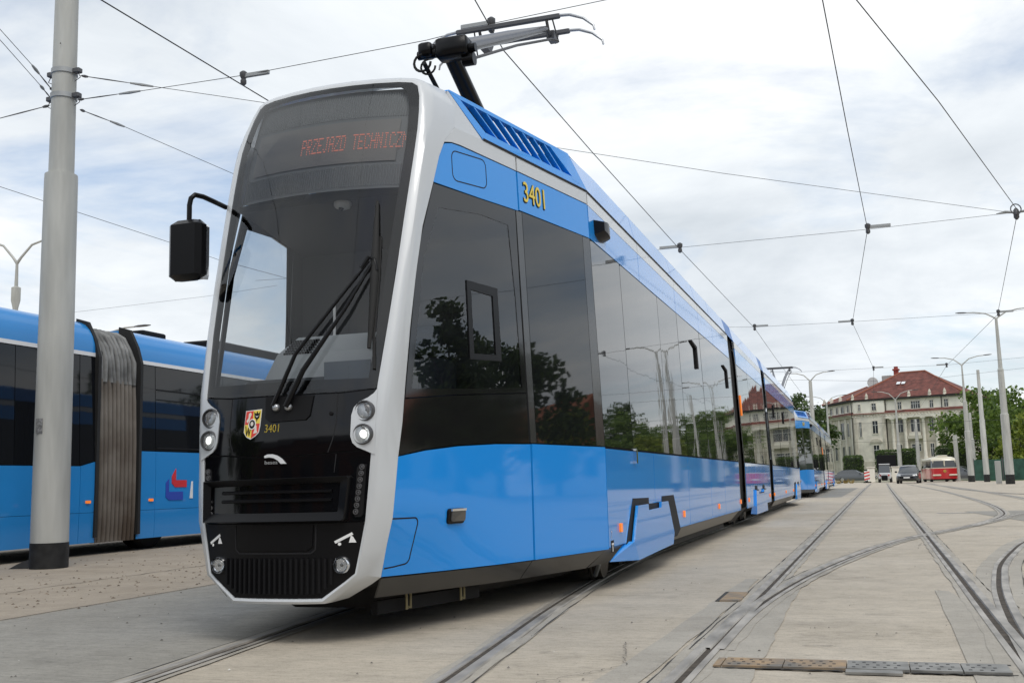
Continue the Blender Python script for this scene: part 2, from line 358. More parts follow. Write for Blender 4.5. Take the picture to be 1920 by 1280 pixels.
# poured strips beside the points, cover plates
for poly, z in (([(-1.18,3.2),(-.98,3.2),(-.90,6.5),(-.885,9.2),(-1.0,9.2),(-1.06,6.8)], .0041), ([(-.72,3.2),(-.52,3.2),(-.505,5.6),(-.52,7.2),(-.50,8.6),(-.60,8.6),(-.69,7.2),(-.71,5.6)], .0043),
                ([(.34,3.4),(.585,3.4),(.60,7.4),(.52,8.3),(.43,8.35)], .0045), ([(1.0,5.2),(1.35,5.6),(1.30,8.5),(1.55,10.5),(1.42,10.6),(1.15,9.0),(1.02,7.2)], .0047)):
    sheet('mortar_strip', poly, z, MORT, None, 'structure', .012, 8)
cv = thing('cover_plates', 'row of rusty perforated steel cover plates across the right track', 'cover plates', (0, 0, 0))
PL = [(-.66,-.40,RUST),(-.395,-.13,RUST),(-.125,.13,STEELD),(.135,.34,STEELD),(.345,.53,STEELD)]
for i, (x0, x1, m) in enumerate(PL):
    sk = [0.008*i, .008*(i+1)]
    p = MB().box(x0, x1, 4.92, 5.13, .004, .016).build('cover_plate', m if m is RUST else mat('worn_plate', (.23, .225, .21), .6, metal=.3, var=.3, vscale=9), cv)
    h = MB()
    for a in range(int((x1-x0-.03)/.043)):
        for r in (0, 1, 2): h.box(x0+.02+.043*a+(.015 if r == 1 else 0), x0+.034+.043*a+(.015 if r == 1 else 0), 4.955+.06*r, 4.972+.06*r, .014, .0165)
    tag(h.build('slots', BLKM, p), kind='stuff')
MB().box(-.13,.10,4.84,4.915,.004,.014).build('cover_plate', mat('worn_plate'), cv)
MB().box(-.70,-.668,4.92,5.13,.004,.014).build('cover_plate', RUST, cv)
cj = MB()
for a, b in (((-.70,5.135),(.55,5.15)), ((-.70,4.905),(-.14,4.90)), ((.11,4.90),(.55,4.905))):
    n = 22; rows = []
    for k in range(n+1):
        x = a[0]+(b[0]-a[0])*k/n; y = a[1]+(b[1]-a[1])*k/n; rows.append([(x, y+random.uniform(-.012,.004), .0075), (x, y+.012+random.uniform(-.004,.014), .0075)])
    cj.loft(rows)
cj.build('plate_joint', CRACK, cv)
hc = thing('hand_cover', 'small rusty point box lid left of the right track', 'cover', (0, 0, 0)); MB().box(-1.0,-.86,7.5,8.05,.004,.014).build('lid', RUST, hc); MB().box(-1.02,-.86,8.05,8.09,.004,.010).box(-1.03,-1.0,7.5,8.09,.004,.010).build('lid_frame', CRACK, hc)
hc2 = thing('hand_cover', 'small rusty lid at the right edge beside the curving rail', 'cover', (0, 0, 0)); MB().box(1.16,1.34,7.6,7.95,.007,.016).build('lid', RUST, hc2)
# expansion joints and cracks
def joint(pts, wd=.014, m=None, jit=.004, n=40):
    rows = []
    for i in range(len(pts)-1):
        a, b = Vector((*pts[i], 0)), Vector((*pts[i+1], 0)); d = (b-a).normalized(); nn = Vector((-d.y, d.x, 0))
        for k in range(n+1 if i == len(pts)-2 else n):
            p = a+(b-a)*k/n+nn*random.uniform(-jit, jit); w_ = wd*random.uniform(.5, 1.2)
            rows.append([p-nn*w_/2+Vector((0, 0, .0068)), p+nn*w_/2+Vector((0, 0, .0068))])
    o = MB().loft(rows).build('slab_joint', m or CRACK); tag(o, kind='structure'); return o
joint([(-5.69,-4),(-5.68,12)], .016, None, .004, 90); joint([(-7.22,2),(-7.28,14)], .02, mat('dirt_line', (.14, .12, .095), .95), .03, 90)
joint([(1.5,18.05),(9,17.4)], .03); joint([(-1.7,25),(.0,25)], .012); joint([(.95,33),(9,33)], .03, mat('pale_joint', (.5, .49, .47), .9)); joint([(1.4,24.2),(2.1,24.1)], .25, mat('pale_patch', (.47, .47, .45), .9), .03)
joint([(-4.0,8.6),(-5.66,8.5)], .008); joint([(-1.75,13.2),(-.95,13.1)], .007, None, .01); joint([(-.62,12.9),(.55,13.3),(.6,13.9)], .006, None, .015); joint([(1.05,14.2),(2.0,15.2),(2.3,16.2)], .007, None, .02); joint([(-1.5,4.2),(-1.1,4.9),(-1.25,5.6)], .004, None, .012)
for a, b in (((-.05,6.9),(.12,6.92)), ((.0,6.0),(.10,6.03)), ((-.35,5.6),(-.2,5.62)), ((-1.35,7.9),(-1.28,7.95)), ((.15,9.8),(.33,9.85)), ((-2.35,3.6),(-2.2,3.62)), ((-1.6,5.2),(-1.53,5.22))):
    joint([a, b], .008, None, .006, 8)
# crumbs, pebbles and dirt lumps
def crumbs(name, n, reg, r0, r1, m):
    b = MB()
    for _ in range(n):
        x, y = reg(); r = random.uniform(r0, r1)*random.uniform(.5, 1.0); a = random.uniform(0, 6.28); h = r*.55
        q = [(x+r*cos(a+k*pi*2/5)*random.uniform(.6, 1.2), y+r*sin(a+k*pi*2/5)*random.uniform(.6, 1.2), .005) for k in range(5)]
        b.add(q+[(x, y, .006+h)], [(k, (k+1) % 5, 5) for k in range(5)])
    o = b.build(name, m); tag(o, kind='stuff'); return o
DIRT = mat('dirt_crumb', (.17, .135, .10), .95, var=.5, vscale=6)
crumbs('dirt_crumbs', 650, lambda: (random.gauss(-6.7, .65), random.uniform(4.5, 16)), .004, .026, DIRT)
crumbs('dirt_crumbs', 250, lambda: (random.gauss(-9.0, 1.6), random.uniform(6.5, 16)), .006, .028, DIRT)
crumbs('grit', 260, lambda: (random.uniform(-5.6, 2.5), 3.2+random.random()**2*14), .004, .012, mat('grit', (.13, .12, .105), .9))
crumbs('pale_grit', 60, lambda: (random.uniform(-5.2, 1.6), 3.2+random.random()**2*8), .004, .010, mat('pale_grit', (.6, .58, .54), .9))

# ------------------------------------------------------------------ tram
KINK = 2.87
def tumble(z): return max(0.0, z-1.105)*.038
def clamp01(t): return max(0.0, min(1.0, t))
def hw(y, z): return min(1.2, 1.2-.215*(KINK-y))-tumble(z)-.085*clamp01((.70-z)/.36)*clamp01((1.25-y)/1.1)
def yc(z): return interp(z, [0,.45,.666,1.13,1.41,1.7,2.0,2.3,2.6,2.8,3.0,3.2,3.4,3.55], [0,0,0,.02,.06,.124,.2,.279,.36,.418,.48,.563,.66,.76])
def yfront(x, z): return yc(z)+.12*(x/.63)**2
def Sd(s, tilt=0.0, ym=0.0): return lambda y, z, off=0.0: (s*(hw(y, z)+off+tilt*(y-ym)), y, z)
def Fr(x, z, off=0.0): return (x, yfront(x, z)-off, z)
def Fa(s): return lambda y, z, off=0.0: (s*(hw(y, 3.165)-.01-(z-3.165)*.25+off), y, z)
def ribbon(name, pts, fn, wd, off, m, parent, closed=False):
    b = MB(); P = list(pts)
    if closed: P = P+[P[0]]
    rows = []
    for i, (u, v) in enumerate(P):
        a = P[max(i-1, 0)] if not closed or i > 0 else P[-2]; c = P[min(i+1, len(P)-1)] if not closed or i < len(P)-1 else P[1]
        du, dv = c[0]-a[0], c[1]-a[1]; l = sqrt(du*du+dv*dv) or 1; nu, nv = -dv/l*wd/2, du/l*wd/2
        rows.append([fn(u+nu, v+nv, off-.004), fn(u+nu, v+nv, off), fn(u-nu, v-nv, off), fn(u-nu, v-nv, off-.004)])
    b.loft(rows); return b.build(name, m, parent)
def dens(pts, n=6):
    o = []
    for i in range(len(pts)-1):
        for k in range(n): o.append((pts[i][0]+(pts[i+1][0]-pts[i][0])*k/n, pts[i][1]+(pts[i+1][1]-pts[i][1])*k/n))
    return o+[pts[-1]]

GLYPH = {'P': '11110 10001 10001 11110 10000 10000 10000', 'R': '11110 10001 10001 11110 10100 10010 10001', 'Z': '11111 00001 00010 00100 01000 10000 11111',
 'E': '11111 10000 10000 11110 10000 10000 11111', 'J': '00111 00010 00010 00010 00010 10010 01100', 'A': '01110 10001 10001 11111 10001 10001 10001',
 'D': '11110 10001 10001 10001 10001 10001 11110', 'T': '11111 00100 00100 00100 00100 00100 00100', 'C': '01110 10001 10000 10000 10000 10001 01110',
 'H': '10001 10001 10001 11111 10001 10001 10001', 'N': '10001 11001 10101 10101 10011 10001 10001', 'I': '01110 00100 00100 00100 00100 00100 01110', 'Y': '10001 10001 01010 00100 00100 00100 00100', ' ': '00000 '*7}

def frame_rows():
    # inner edge (x, z), ridge (x, z), back edge (x, y, z)
    return [((0,.250),(0,.224),(0,.22,.235)), ((.14,.250),(.145,.224),(.2,.2,.236)), ((.272,.252),(.284,.226),(.36,.17,.243)), ((.40,.342),(.415,.328),(.49,.20,.318)), ((.452,.383),(.474,.376),(.545,.19,.352)),
      ((.480,.52),(.508,.52),(.585,.18,.52)), ((.508,.666),(.540,.666),(.622,.184,.672)), ((.522,.85),(.562,.85),(.632,.207,.85)), ((.532,1.0),(.572,1.0),(.637,.232,1.005)),
      ((.541,1.2),(.595,1.2),(.642,.285,1.2)), ((.553,1.41),(.617,1.41),(.646,.32,1.41)), ((.580,1.785),(.637,1.785),(.650,.40,1.785)), ((.596,2.1),(.651,2.1),(.655,.48,2.1)), ((.606,2.4),(.661,2.4),(.660,.575,2.4)),
      ((.617,2.7),(.670,2.7),(.680,.705,2.7)), ((.622,2.9),(.676,2.9),(.690,.79,2.9)), ((.622,3.03),(.676,3.045),(.700,.87,3.03)), ((.612,3.16),(.655,3.175),(.716,1.0,3.15)), ((.595,3.28),(.625,3.305),(.700,1.05,3.30)),
      ((.572,3.36),(.592,3.395),(.640,1.07,3.43)), ((.535,3.388),(.548,3.424),(.55,1.08,3.475)), ((.45,3.396),(.45,3.434),(.45,1.08,3.50)), ((.3,3.397),(.3,3.436),(.3,1.08,3.51)), ((.15,3.397),(.15,3.437),(.15,1.08,3.515)), ((0,3.397),(0,3.437),(0,1.08,3.515))]

def headlamp(parent, x, z, r, lit, name='headlight'):
    yb = yfront(x, z)
    h = MB().lathe([(r*1.18, .02), (r*1.22, -.012), (r*1.08, -.022), (r*1.0, -.004), (r*.98, .05)], 24, 'y', (x, yb, z)).build(name, CHROME if name == 'fog_light' else STEELD, parent, 40)
    MB().lathe([(r*.97, -.004), (r*.86, .022), (r*.55, .045), (.002, .055)], 24, 'y', (x, yb, z)).build('reflector', LAMPD, h, 60)
    if lit: MB().lathe([(r*.62, .010), (r*.55, -.004), (r*.3, -.012), (.002, -.015)], 18, 'y', (x, yb, z)).build('bulb', LAMP, h, 60)
    else: MB().lathe([(r*.50, .02), (r*.46, .004), (r*.25, -.004), (.002, -.006)], 16, 'y', (x, yb, z)).build('projector', mat('projector', (.16, .165, .17), .12, metal=.6), h, 60)
    MB().lathe([(r*.98, -.010), (r*.8, -.020), (r*.4, -.027), (.002, -.029)], 24, 'y', (x, yb, z)).build('lens', CLEAR, h, 60)

def end_car(root, L, front):
    # --- sides
    for s in (1, -1):
        S = Sd(s)
        # dark inner shell behind the panel joints
        plate('inner_shell', [(.30,.37),(KINK,.35),(KINK,1.10),(1.70,1.10),(.30,1.02)], S, -.020, .0, GAP, root, du=.3, dv=.12, rim=False)
        plate('inner_shell', [(1.72,1.09),(KINK,1.09),(KINK,3.15),(1.72,3.15)], S, -.018, .0, GAP, root, dv=.5, rim=False)
        plate('inner_shell', [(KINK,.35),(L-.06,.35),(L-.06,3.15),(KINK,3.15)], S, -.018, .0, GAP, root, du=3, dv=.5, rim=False)
        plate('inner_shell', [(.75,2.72),(1.74,2.75),(1.74,3.15),(1.0,3.13)], S, -.014, .0, GAP, root, dv=.2, rim=False)
        cabp = plate('cab_side_panel', [(.195,.354),(.75,.343),(1.715,.332),(1.715,1.106),(1.27,1.098),(.84,1.077),(.50,1.046),(.236,1.008),(.211,.85),(.188,.672),(.184,.52)], S, 0, .014, BLUE, root, du=.25, dv=.12)
        if s > 0 and front:
            ribbon('hatch_joint', [(.19,.668),(.28,.667)]+[(.36,.666)]+arc(.395,.63,.036,90,0,4)+arc(.365,.45,.04,10,-80,4)+[(.28,.402),(.20,.398)], S, .008, .0012, GAP, cabp)
            tl = MB().prism(rrect(.71,.88,.615,.705,.02), -.01, .012, 'x'); tl.map(lambda x, y, z: S(y, z, x)); tl = tl.build('turn_signal', BLKS, root)
            MB().prism(rrect(.735,.878,.628,.695,.015), .012, .020, 'x').map(lambda x, y, z: S(y, z, x)).build('lens', mat('smoked_lens', (.05, .045, .04), .08, coat=1), tl)
            MB().prism([(.73,.690),(.878,.690),(.878,.703),(.73,.703)], .012, .024, 'x').map(lambda x, y, z: S(y, z, x)).build('trim', CHROME, tl)
        plate('door_lower_panel', [(1.737,.331),(2.868,.326),(2.868,1.106),(1.737,1.108)], S, .002, .014, BLUE, root, du=.4)
        # cab band above the side window, silver cap behind it
        band = plate('cab_roof_band', [(.722,2.716),(1.25,2.734),(1.755,2.757),(1.755,3.045)]+[(1.05,3.035)]+[(.95,3.028),(.875,3.008),(.818,2.965),(.776,2.895)], S, 0, .012, BLUE, root, du=.25, dv=.2)
        ribbon('hatch_joint', rrect(.94,1.35,2.80,3.0,.05,4), lambda y, z, off=0: S(y, z+(y-1.15)*.09, off), .007, .0012, GAP, band, True)
        plate('cap_side', [(.708,2.705),(.768,2.895),(.808,2.972),(.868,3.016),(.95,3.037),(1.05,3.045),(1.757,3.053),(1.757,3.162),(1.33,3.158),(1.0,3.148),(.872,3.03),(.79,2.9)], S, .0005, .012, SILV, root, du=.25, dv=.1)
        plate('cap_side', [(1.0,3.152),(1.35,3.160),(1.052,3.425),(1.05,3.30)], Fa(s), .0, .012, SILV, root)
        # cab side window: black lower board, frit frame, clear glass, sliding pane
        plate('cab_window_board', [(.242,1.016),(.50,1.054),(.84,1.085),(1.27,1.106),(1.70,1.115),(1.70,1.452),(.81,1.385),(.32,1.335)], S, 0, .012, FRIT, root, du=.25)
        outer = [(.325,1.345),(.81,1.392),(1.703,1.46),(1.703,2.1),(1.712,2.748),(1.25,2.727),(.722,2.706),(.52,2.24)]
        inner = [(.392,1.40),(.81,1.428),(1.655,1.49),(1.64,2.1),(1.60,2.62),(1.25,2.62),(.765,2.56),(.575,2.20)]
        ring(outer, inner, S, 0, .014, 'cab_window_frame', FRIT, root)
        win = plate('cab_side_window', inner, S, -.003, 0, GLASSS, root, du=.2, dv=.2, rim=False)
        o2 = [(1.02,1.63),(1.40,1.65),(1.40,2.14),(1.03,2.14)]; i2 = [(1.07,1.67),(1.335,1.685),(1.335,2.08),(1.075,2.085)]
        if s > 0: ring(o2, i2, S, .004, .012, 'sliding_window_frame', BLKS, win)
        # front door: pillars, glass leaf
        plate('door_pillar', [(1.722,1.116),(1.80,1.118),(1.80,2.755),(1.722,2.75)], S, .001, .014, mat('dark_pillar', (.03, .031, .032), .2, coat=.5), root, dv=.5)
        plate('door_window', [(1.81,1.118),(2.715,1.114),(2.735,2.766),(1.81,2.757)], Sd(s, .006, 2.2), .001, .012, WINF, root, dv=.4)
        plate('door_pillar', [(2.727,1.116),(2.868,1.114),(2.868,2.768),(2.747,2.765)], S, .001, .014, mat('dark_pillar'), root, dv=.5)
        b2 = plate('door_roof_band', [(1.775,2.765),(2.868,2.776),(2.868,3.050),(1.775,3.046)], S, 0, .012, BLUE, root, du=.5, dv=.2)
        plate('silver_stripe', [(1.777,3.055),(2.868,3.058),(2.868,3.160),(1.777,3.162)], S, .0005, .012, SILV, root, du=.5)
        # passenger saloon panels, windows, bands
        lows = [2.885,4.87,6.95,8.81,10.25,L-.05]; wins = [2.885,3.95,5.78,6.99,8.81,10.18,L-.05]; bnds = [2.885,4.87,6.99,8.84,10.24,L-.05]
        g = .006
        for a, b in zip(lows, lows[1:]): plate('side_panel', [(a+g,.335),(b-g,.335),(b-g,1.096),(a+g,1.096)], S, 0, .012, BLUE, root, du=.7)
        for i, (a, b) in enumerate(zip(wins, wins[1:])):
            plate('side_window', [(a+g,1.114),(b-g,1.114),(b-g,2.768),(a+g,2.768)], Sd(s, [.003,-.002,.0025,-.003,.001,.002][i], (a+b)/2), -.001, .010, WINB, root, du=.5, dv=.4)
        for a, b in zip(bnds, bnds[1:]):
            plate('roof_band', [(a+g,2.778),(b-g,2.778),(b-g,3.05),(a+g,3.05)], S, 0, .012, BLUE, root, du=1)
            plate('silver_stripe', [(a+g,3.054),(b-g,3.054),(b-g,3.160),(a+g,3.160)], S, .0005, .012, SILV, root, du=1)
        # opened tilt windows: their dark gaps
        for y0 in (7.95, 11.15):
            if y0 < L-1: MB().prism([(y0,2.57),(y0+.42,2.53),(y0+.42,2.24),(y0+.33,2.24),(y0+.33,2.50),(y0,2.55)], .0, .022, 'x').map(lambda x, y, z: S(y, z, x)).build('tilt_window_gap', GAP, root)
        # roof fairing
        F = Fa(s)
        if front or True:
            sl_t = [1.187+.1675*i for i in range(9)]; sl_b = [1.438+.1592*i for i in range(9)]
            plate('louvre_panel', [(1.060,3.425),(1.362,3.168),(1.42,3.168),(1.425,3.238),(1.185,3.408)], F, 0, .05, BLUE, root)
            plate('louvre_panel', [(1.067,3.440),(1.055,3.428),(1.185,3.408),(2.44,3.425),(2.70,3.245),(2.98,3.20),(2.745,3.455)], F, 0.001, .05, BLUE, root, du=.4)
            plate('louvre_panel', [(1.362,3.168),(2.99,3.175),(2.98,3.20),(2.70,3.245),(1.425,3.238)], F, .002, .05, BLUE, root, du=.4)
            for i in range(1, 8):
                t0, b0 = sl_t[i]-.018, sl_b[i]-.018
                MB().loft([[F(t0,3.42,-.002), F(t0+.022,3.42,-.002), F(t0+.035,3.42,-.05), F(t0+.022,3.42,-.05)], [F(b0,3.232,-.002), F(b0+.022,3.232,-.002), F(b0+.035,3.232,-.05), F(b0+.022,3.232,-.05)]], True, True).build('louvre_slat', BLUE, root)
        ribbon('gutter', dens([(1.33,3.164),(KINK,3.164),(L-.05,3.164)], 4), S, .016, .006, GAP, root)
        ys = [3.0,4.87,6.99,8.84,10.24,L-.05]
        for a, b in zip(ys, ys[1:]):
            plate('roof_fairing', [(a+g,3.176),(b-g,3.176),(b-g,3.43),(a+g,3.43)] if a > 3.1 else [(a,3.176),(b-g,3.176),(b-g,3.43),(a-.24,3.43)], F, 0, .02, BLUEN, root, du=1)
        b = MB(); rows = []
        for y in (2.78, 4.5, 7, 9.5, L-.05): rows.append([(s*(hw(y, 3.165)-.079), y, 3.434), (s*(hw(y, 3.165)-.10), y, 3.462), (s*(hw(y, 3.165)-.16), y, 3.482), (s*(hw(y, 3.165)-.45), y, 3.49), (s*(hw(y, 3.165)-.47), y, 3.2)])
        b.loft(rows).build('roof_edge', BLUEN, root, 50)
        # skirts
        SK = lambda y, z, off=0.0: (s*(hw(y, .345)-(.345-z)*.75+off), y, z)
        plate('skirt', [(.20,.345),(.75,.336),(1.725,.325),(1.725,.205),(.26,.235)], SK, -.002, .01, DKG, root, du=.3)
        plate('skirt', [(1.735,.325),(2.868,.320),(2.72,.195),(1.735,.205)], SK, -.002, .01, DKG, root, du=.3)
        plate('skirt', [(2.885,.328),(3.60,.328),(3.45,.195),(2.74,.195)], SK, -.002, .01, DKG, root)
        plate('skirt', [(6.16,.328),(L-.25,.328),(L-.5,.195),(5.95,.195)], SK, -.002, .01, DKG, root, du=1)
        bogie_cover(root, S, 0.0)
        for y in (3.30, 6.50, 9.47, L-.03-.03):
            MB().prism(rrect(y-.035, y+.035, .435, .505, .012), -.005, .016, 'x').map(lambda x, y, z: S(y, z, x)).build('marker_light', ORANGE, root)
        if s > 0:
            MB().prism(rrect(3.93,3.99,.99,1.12,.02), 0, .03, 'x').map(lambda x, y, z: S(y, z, x)).build('window_latch', CHROME, root)
            side_camera(root, S)
    # --- roof deck, floor, ends
    MB().prism([(-.98,3.12),(.98,3.12),(.98,3.20),(-.98,3.20)], 2.9, L-.05, 'y').build('roof_deck', GALV, root)
    MB().add([(-.62,.95,3.14),(.62,.95,3.14),(1.02,KINK,3.14),(-1.02,KINK,3.14),(-.62,.95,3.18),(.62,.95,3.18),(1.02,KINK,3.18),(-1.02,KINK,3.18)], [(0,3,2,1),(4,5,6,7),(0,1,5,4),(1,2,6,5),(2,3,7,6),(3,0,4,7)]).build('roof_deck', BLKM, root)
    MB().box(-.45,.35,2.2,2.6,3.18,3.28).box(-.25,.3,1.5,1.6,3.18,3.24).tube([(-.5,1.55,3.2),(-.2,1.9,3.36),(.3,2.1,3.34),(.5,2.5,3.2)], .025).build('roof_equipment', STEELD, root)
    for ya, yb_ in ((4.2, 7.2), (7.8, L-.6)): MB().cbox(-.7,.7,ya,yb_,3.2,3.55,.05).build('roof_unit', mat('roof_unit_grey', (.55, .57, .6), .5), root)
    MB().add([(-.28,.16,.27),(.28,.16,.27),(.88,2.6,.27),(-.88,2.6,.27),(-.44,.16,.42),(.44,.16,.42),(1.0,2.6,.42),(-1.0,2.6,.42)], [(0,3,2,1),(4,5,6,7),(0,1,5,4),(1,2,6,5),(2,3,7,6),(3,0,4,7)]).build('underframe', UNDER, root)
    MB().loft([[(-hw(y,.34)+.40,y,.12),(hw(y,.34)-.40,y,.12),(hw(y,.34)-.10,y,.28),(-hw(y,.34)+.10,y,.28)] for y in (.75, 1.2, 2.3, 3.0)], True, True).build('underframe', UNDER, root)  # low tray added to deepen the shade under the nose
    MB().box(-.60,.60,2.7,L-.3,.30,.42).box(-.98,.98,6.4,L-.6,.10,.22).box(-.98,.98,6.3,L-.4,.20,.40).build('underframe', UNDER, root)  # low wide box between bogies added to deepen the shade beneath
    MB().box(-1.05,1.05,L-.06,L-.05,.35,3.3).build('end_wall', BLKM, root)
    # --- silver front frame
    rows = frame_rows()
    full = [(r, 1) for r in rows] + [(r, -1) for r in reversed(rows[1:-1])]
    lo = []
    for (i, r, b), s in full:
        pi_, pr = Fr(s*i[0], i[1]), Fr(s*r[0], r[1], -.004)
        mx, mz = (i[0]+r[0])/2, (i[1]+r[1])/2; pm = Fr(s*mx, mz, .004)
        pin = (pi_[0]*.985, pi_[1]+.05, pi_[2]+(.02 if i[1] < .5 else -.01 if i[1] > 3.3 else 0))
        bb = (s*b[0], b[1], b[2]); q = (pr[0]*.75+bb[0]*.25+s*.010, pr[1]*.75+bb[1]*.25, pr[2]*.75+bb[2]*.25)
        lo.append([pin, pi_, pm, pr, q, bb])
    MB().loft(list(zip(*lo)), True).build('front_frame', SILV, root, 38)
    # --- windscreen and black face
    gl = [(.549,1.392),(.578,1.785),(.604,2.4),(.615,2.7),(.620,2.9),(.620,3.03),(.610,3.16),(.593,3.28),(.568,3.362),(.53,3.388),(.3,3.395),(0,3.395)]
    gl = gl + [(-x, z) for x, z in reversed(gl[:-1])]
    bot = [(-.549,1.392),(-.36,1.375),(0,1.372),(.36,1.375),(.549,1.392)]
    gi = [(.500,1.450),(.525,1.785),(.548,2.4),(.560,2.7),(.566,2.9),(.565,3.0),(.555,3.13),(.54,3.24),(.51,3.325),(.47,3.352),(.28,3.36),(0,3.36)]
    gi = gi + [(-x, z) for x, z in reversed(gi[:-1])]
    ws = plate('windscreen', gl+[(-.36,1.375),(0,1.372),(.36,1.375)], Fr, .0, 0, GLASS, root, du=.1, dv=.12, rim=False, ang=60)
    ring(dens(gl+[gl[0]], 3)[:-1], dens(gi+[gi[0]], 3)[:-1], Fr, -.004, .004, 'windscreen_frit', BLKS, ws)
    up = [(-.549,1.384),(-.36,1.366),(0,1.364),(.36,1.366),(.549,1.384),(.530,1.05),(.36,1.045),(.2,1.033),(0,1.028),(-.2,1.033),(-.36,1.045),(-.530,1.05)]
    pn = plate('upper_front_panel', up, Fr, .0, .012, BLK, root, du=.08, dv=.1, ang=50)
    plate('front_backing', [(-.27,.265),(.27,.265),(.43,.39),(.49,.66),(.53,1.4),(-.53,1.4),(-.49,.66),(-.43,.39)], Fr, -.014, 0, GAP, root, du=.1, dv=.1, rim=False)
    for s in (1, -1):
        ribbon('panel_joint', [(s*.34,1.366),(s*.34,1.2),(s*.325,1.11),(s*.30,1.04)], Fr, .006, .0012, GAP, pn)
    MB().lathe([(.012,-.006),(.010,-.008),(.001,-.009)], 12, 'y', (.31,yfront(.31,1.255),1.255)).build('screw_cap', BLKM, pn)
    mid = [(-.528,1.040),(-.36,1.036),(-.2,1.024),(0,1.019),(.2,1.024),(.36,1.036),(.528,1.040),(.520,.85),(.505,.662),(-.505,.662),(-.520,.85)]
    md = plate('middle_front_panel', mid, Fr, -.004, .012, BLK, root, du=.08, dv=.1, ang=50)
    low = [(-.505,.655),(.505,.655),(.450,.384),(.270,.256),(-.270,.256),(-.450,.384)]
    lw = plate('lower_front_panel', low, Fr, -.003, .012, BLKS, root, du=.08, dv=.1, ang=50)
    if front:
        for s in (1, -1): ribbon('panel_joint', [(s*.345,1.03),(s*.335,.93)], Fr, .005, -.003, GAP, md)
        # raised bumper surround with ribs
        def Fo(o): return lambda x, z, off=0.0: Fr(x, z, off+o)
        o_ = [(-.50,.90),(.43,.91),(.44,.90),(.415,.675),(.40,.665),(-.49,.665)]; i_ = [(-.455,.865),(.375,.875),(.378,.87),(.365,.72),(.36,.715),(-.455,.715)]
        od = dens(o_+[o_[0]], 4)[:-1]; idn = dens(i_+[i_[0]], 4)[:-1]
        b = MB(); b.loft([[Fr(*p, -.004) for p in od], [Fr(*p, .035) for p in od], [Fr(p[0]*.9+q[0]*.1, p[1]*.9+q[1]*.1, .045) for p, q in zip(od, idn)], [Fr(*p, .012) for p in idn], [Fr(*p, -.002) for p in idn]], True)
        bs = b.build('bumper_surround', BLKS, root, 35)
        for z in (.780, .828):
            b = MB(); b.loft([[Fr(x, z-.008, .0), Fr(x, z-.004, .012), Fr(x, z+.006, .012), Fr(x, z+.012, .0)] for x in [-.37+.07*k for k in range(11)]]); b.build('bumper_rib', BLKS, bs, 50)
        plate('bumper_inset', [(-.452,.718),(.36,.718),(.374,.87),(-.452,.862)], Fr, -.002, .0, BLK, bs, du=.1, rim=False)
        # LED rows
        for s in (1, -1):
            hp = plate('light_bar', [(s*.475,.97),(s*.515,.97),(s*.51,.95),(s*.497,.70),(s*.485,.685),(s*.455,.685),(s*.45,.70),(s*.462,.95)], Fr, .004, .014, BLKM, root, dv=.08)
            for k in range(8):
                x = s*(.490-.0022*k*2); z = .955-.0345*k; y = yfront(x, z)-.004
                MB().lathe([(.016,0),(.015,-.006),(.011,-.006),(.009,.0),(.001,.001)], 12, 'y', (x, y, z)).lathe([(.006,-.001),(.005,-.006),(.001,-.008)], 10, 'y', (x, y, z)).build('led_lamp', mat('led_lamp_grey', (.16, .16, .17), .25, metal=.5), hp)
        # coupler hatch, jack marks, slatted lower grille, fog lamps
        ribbon('coupler_hatch_joint', dens([(-.27,.652),(-.265,.515),(-.24,.495),(.21,.495),(.235,.515),(.24,.652)], 4), Fr, .008, -.001, GAP, lw)
        plate('coupler_hatch', [(-.255,.648),(-.25,.53),(-.22,.51),(.19,.51),(.22,.53),(.225,.648)], Fr, .004, .008, BLKS, lw, du=.1)
        for s in (1,):
            for cx in (-.50+.085, .40):
                k = .62 if cx < 0 else .80
                pts = [(-.075,-.030),(.045,.025),(.055,.010),(-.065,-.045)]
                plate('jack_mark', [(cx+px*k, .583+pz*.85) for px, pz in pts], Fr, -.0015, .001, WHITEV, lw)
                plate('jack_mark', [(cx+px*k, .583+pz*.85) for px, pz in [(.038,.004),(.052,-.002),(.075,-.040),(.025,-.040)]], Fr, -.0018, .001, WHITEV, lw)
                plate('jack_mark', [(cx+(-.038+.012*cos(t*pi/4))*k, .542+.009*sin(t*pi/4)) for t in range(8)], Fr, -.0016, .001, WHITEV, lw)
        gx = [-.425+.0327*k for k in range(27)]
        for x in gx:
            zb = .278 if abs(x) < .255 else .278+(abs(x)-.255)*.66; zt = .468
            if zt-zb > .02 and not .335 < abs(x) < .435:
                MB().loft([[Fr(x-.010, z, -.003), Fr(x-.006, z, .011), Fr(x+.006, z, .011), Fr(x+.010, z, -.003)] for z in (zb, (zb+zt)/2, zt)], False, False).build('grille_slat', BLKM, lw)
        for s in (1, -1): headlamp(root, s*.384, .430, .040, False, 'fog_light')
    for s in (1, -1):
        pod = [(s*a, z) for a, z in [(.556,1.388),(.556,1.02),(.50,1.047),(.462,1.064),(.437,1.088),(.425,1.125),(.424,1.24),(.435,1.285),(.462,1.315),(.51,1.34),(.538,1.362)]]
        plate('headlight_pod', pod, Fr, .007, .016, SILV, root, du=.05, dv=.08, ang=50)
        headlamp(root, s*.494, 1.264, .048, False); headlamp(root, s*.491, 1.134, .048, True)
    if not front: return
    # --- lettering and marks on the face
    sh = plate('coat_of_arms', [(-.228,1.292),(-.118,1.298),(-.122,1.20),(-.128,1.165),(-.15,1.145),(-.182,1.128),(-.212,1.142),(-.232,1.168)], Fr, .002, .003, WHITEV, root)
    def bit(poly, m, o): plate('heraldic_field', poly, Fr, o, .001, m, sh)
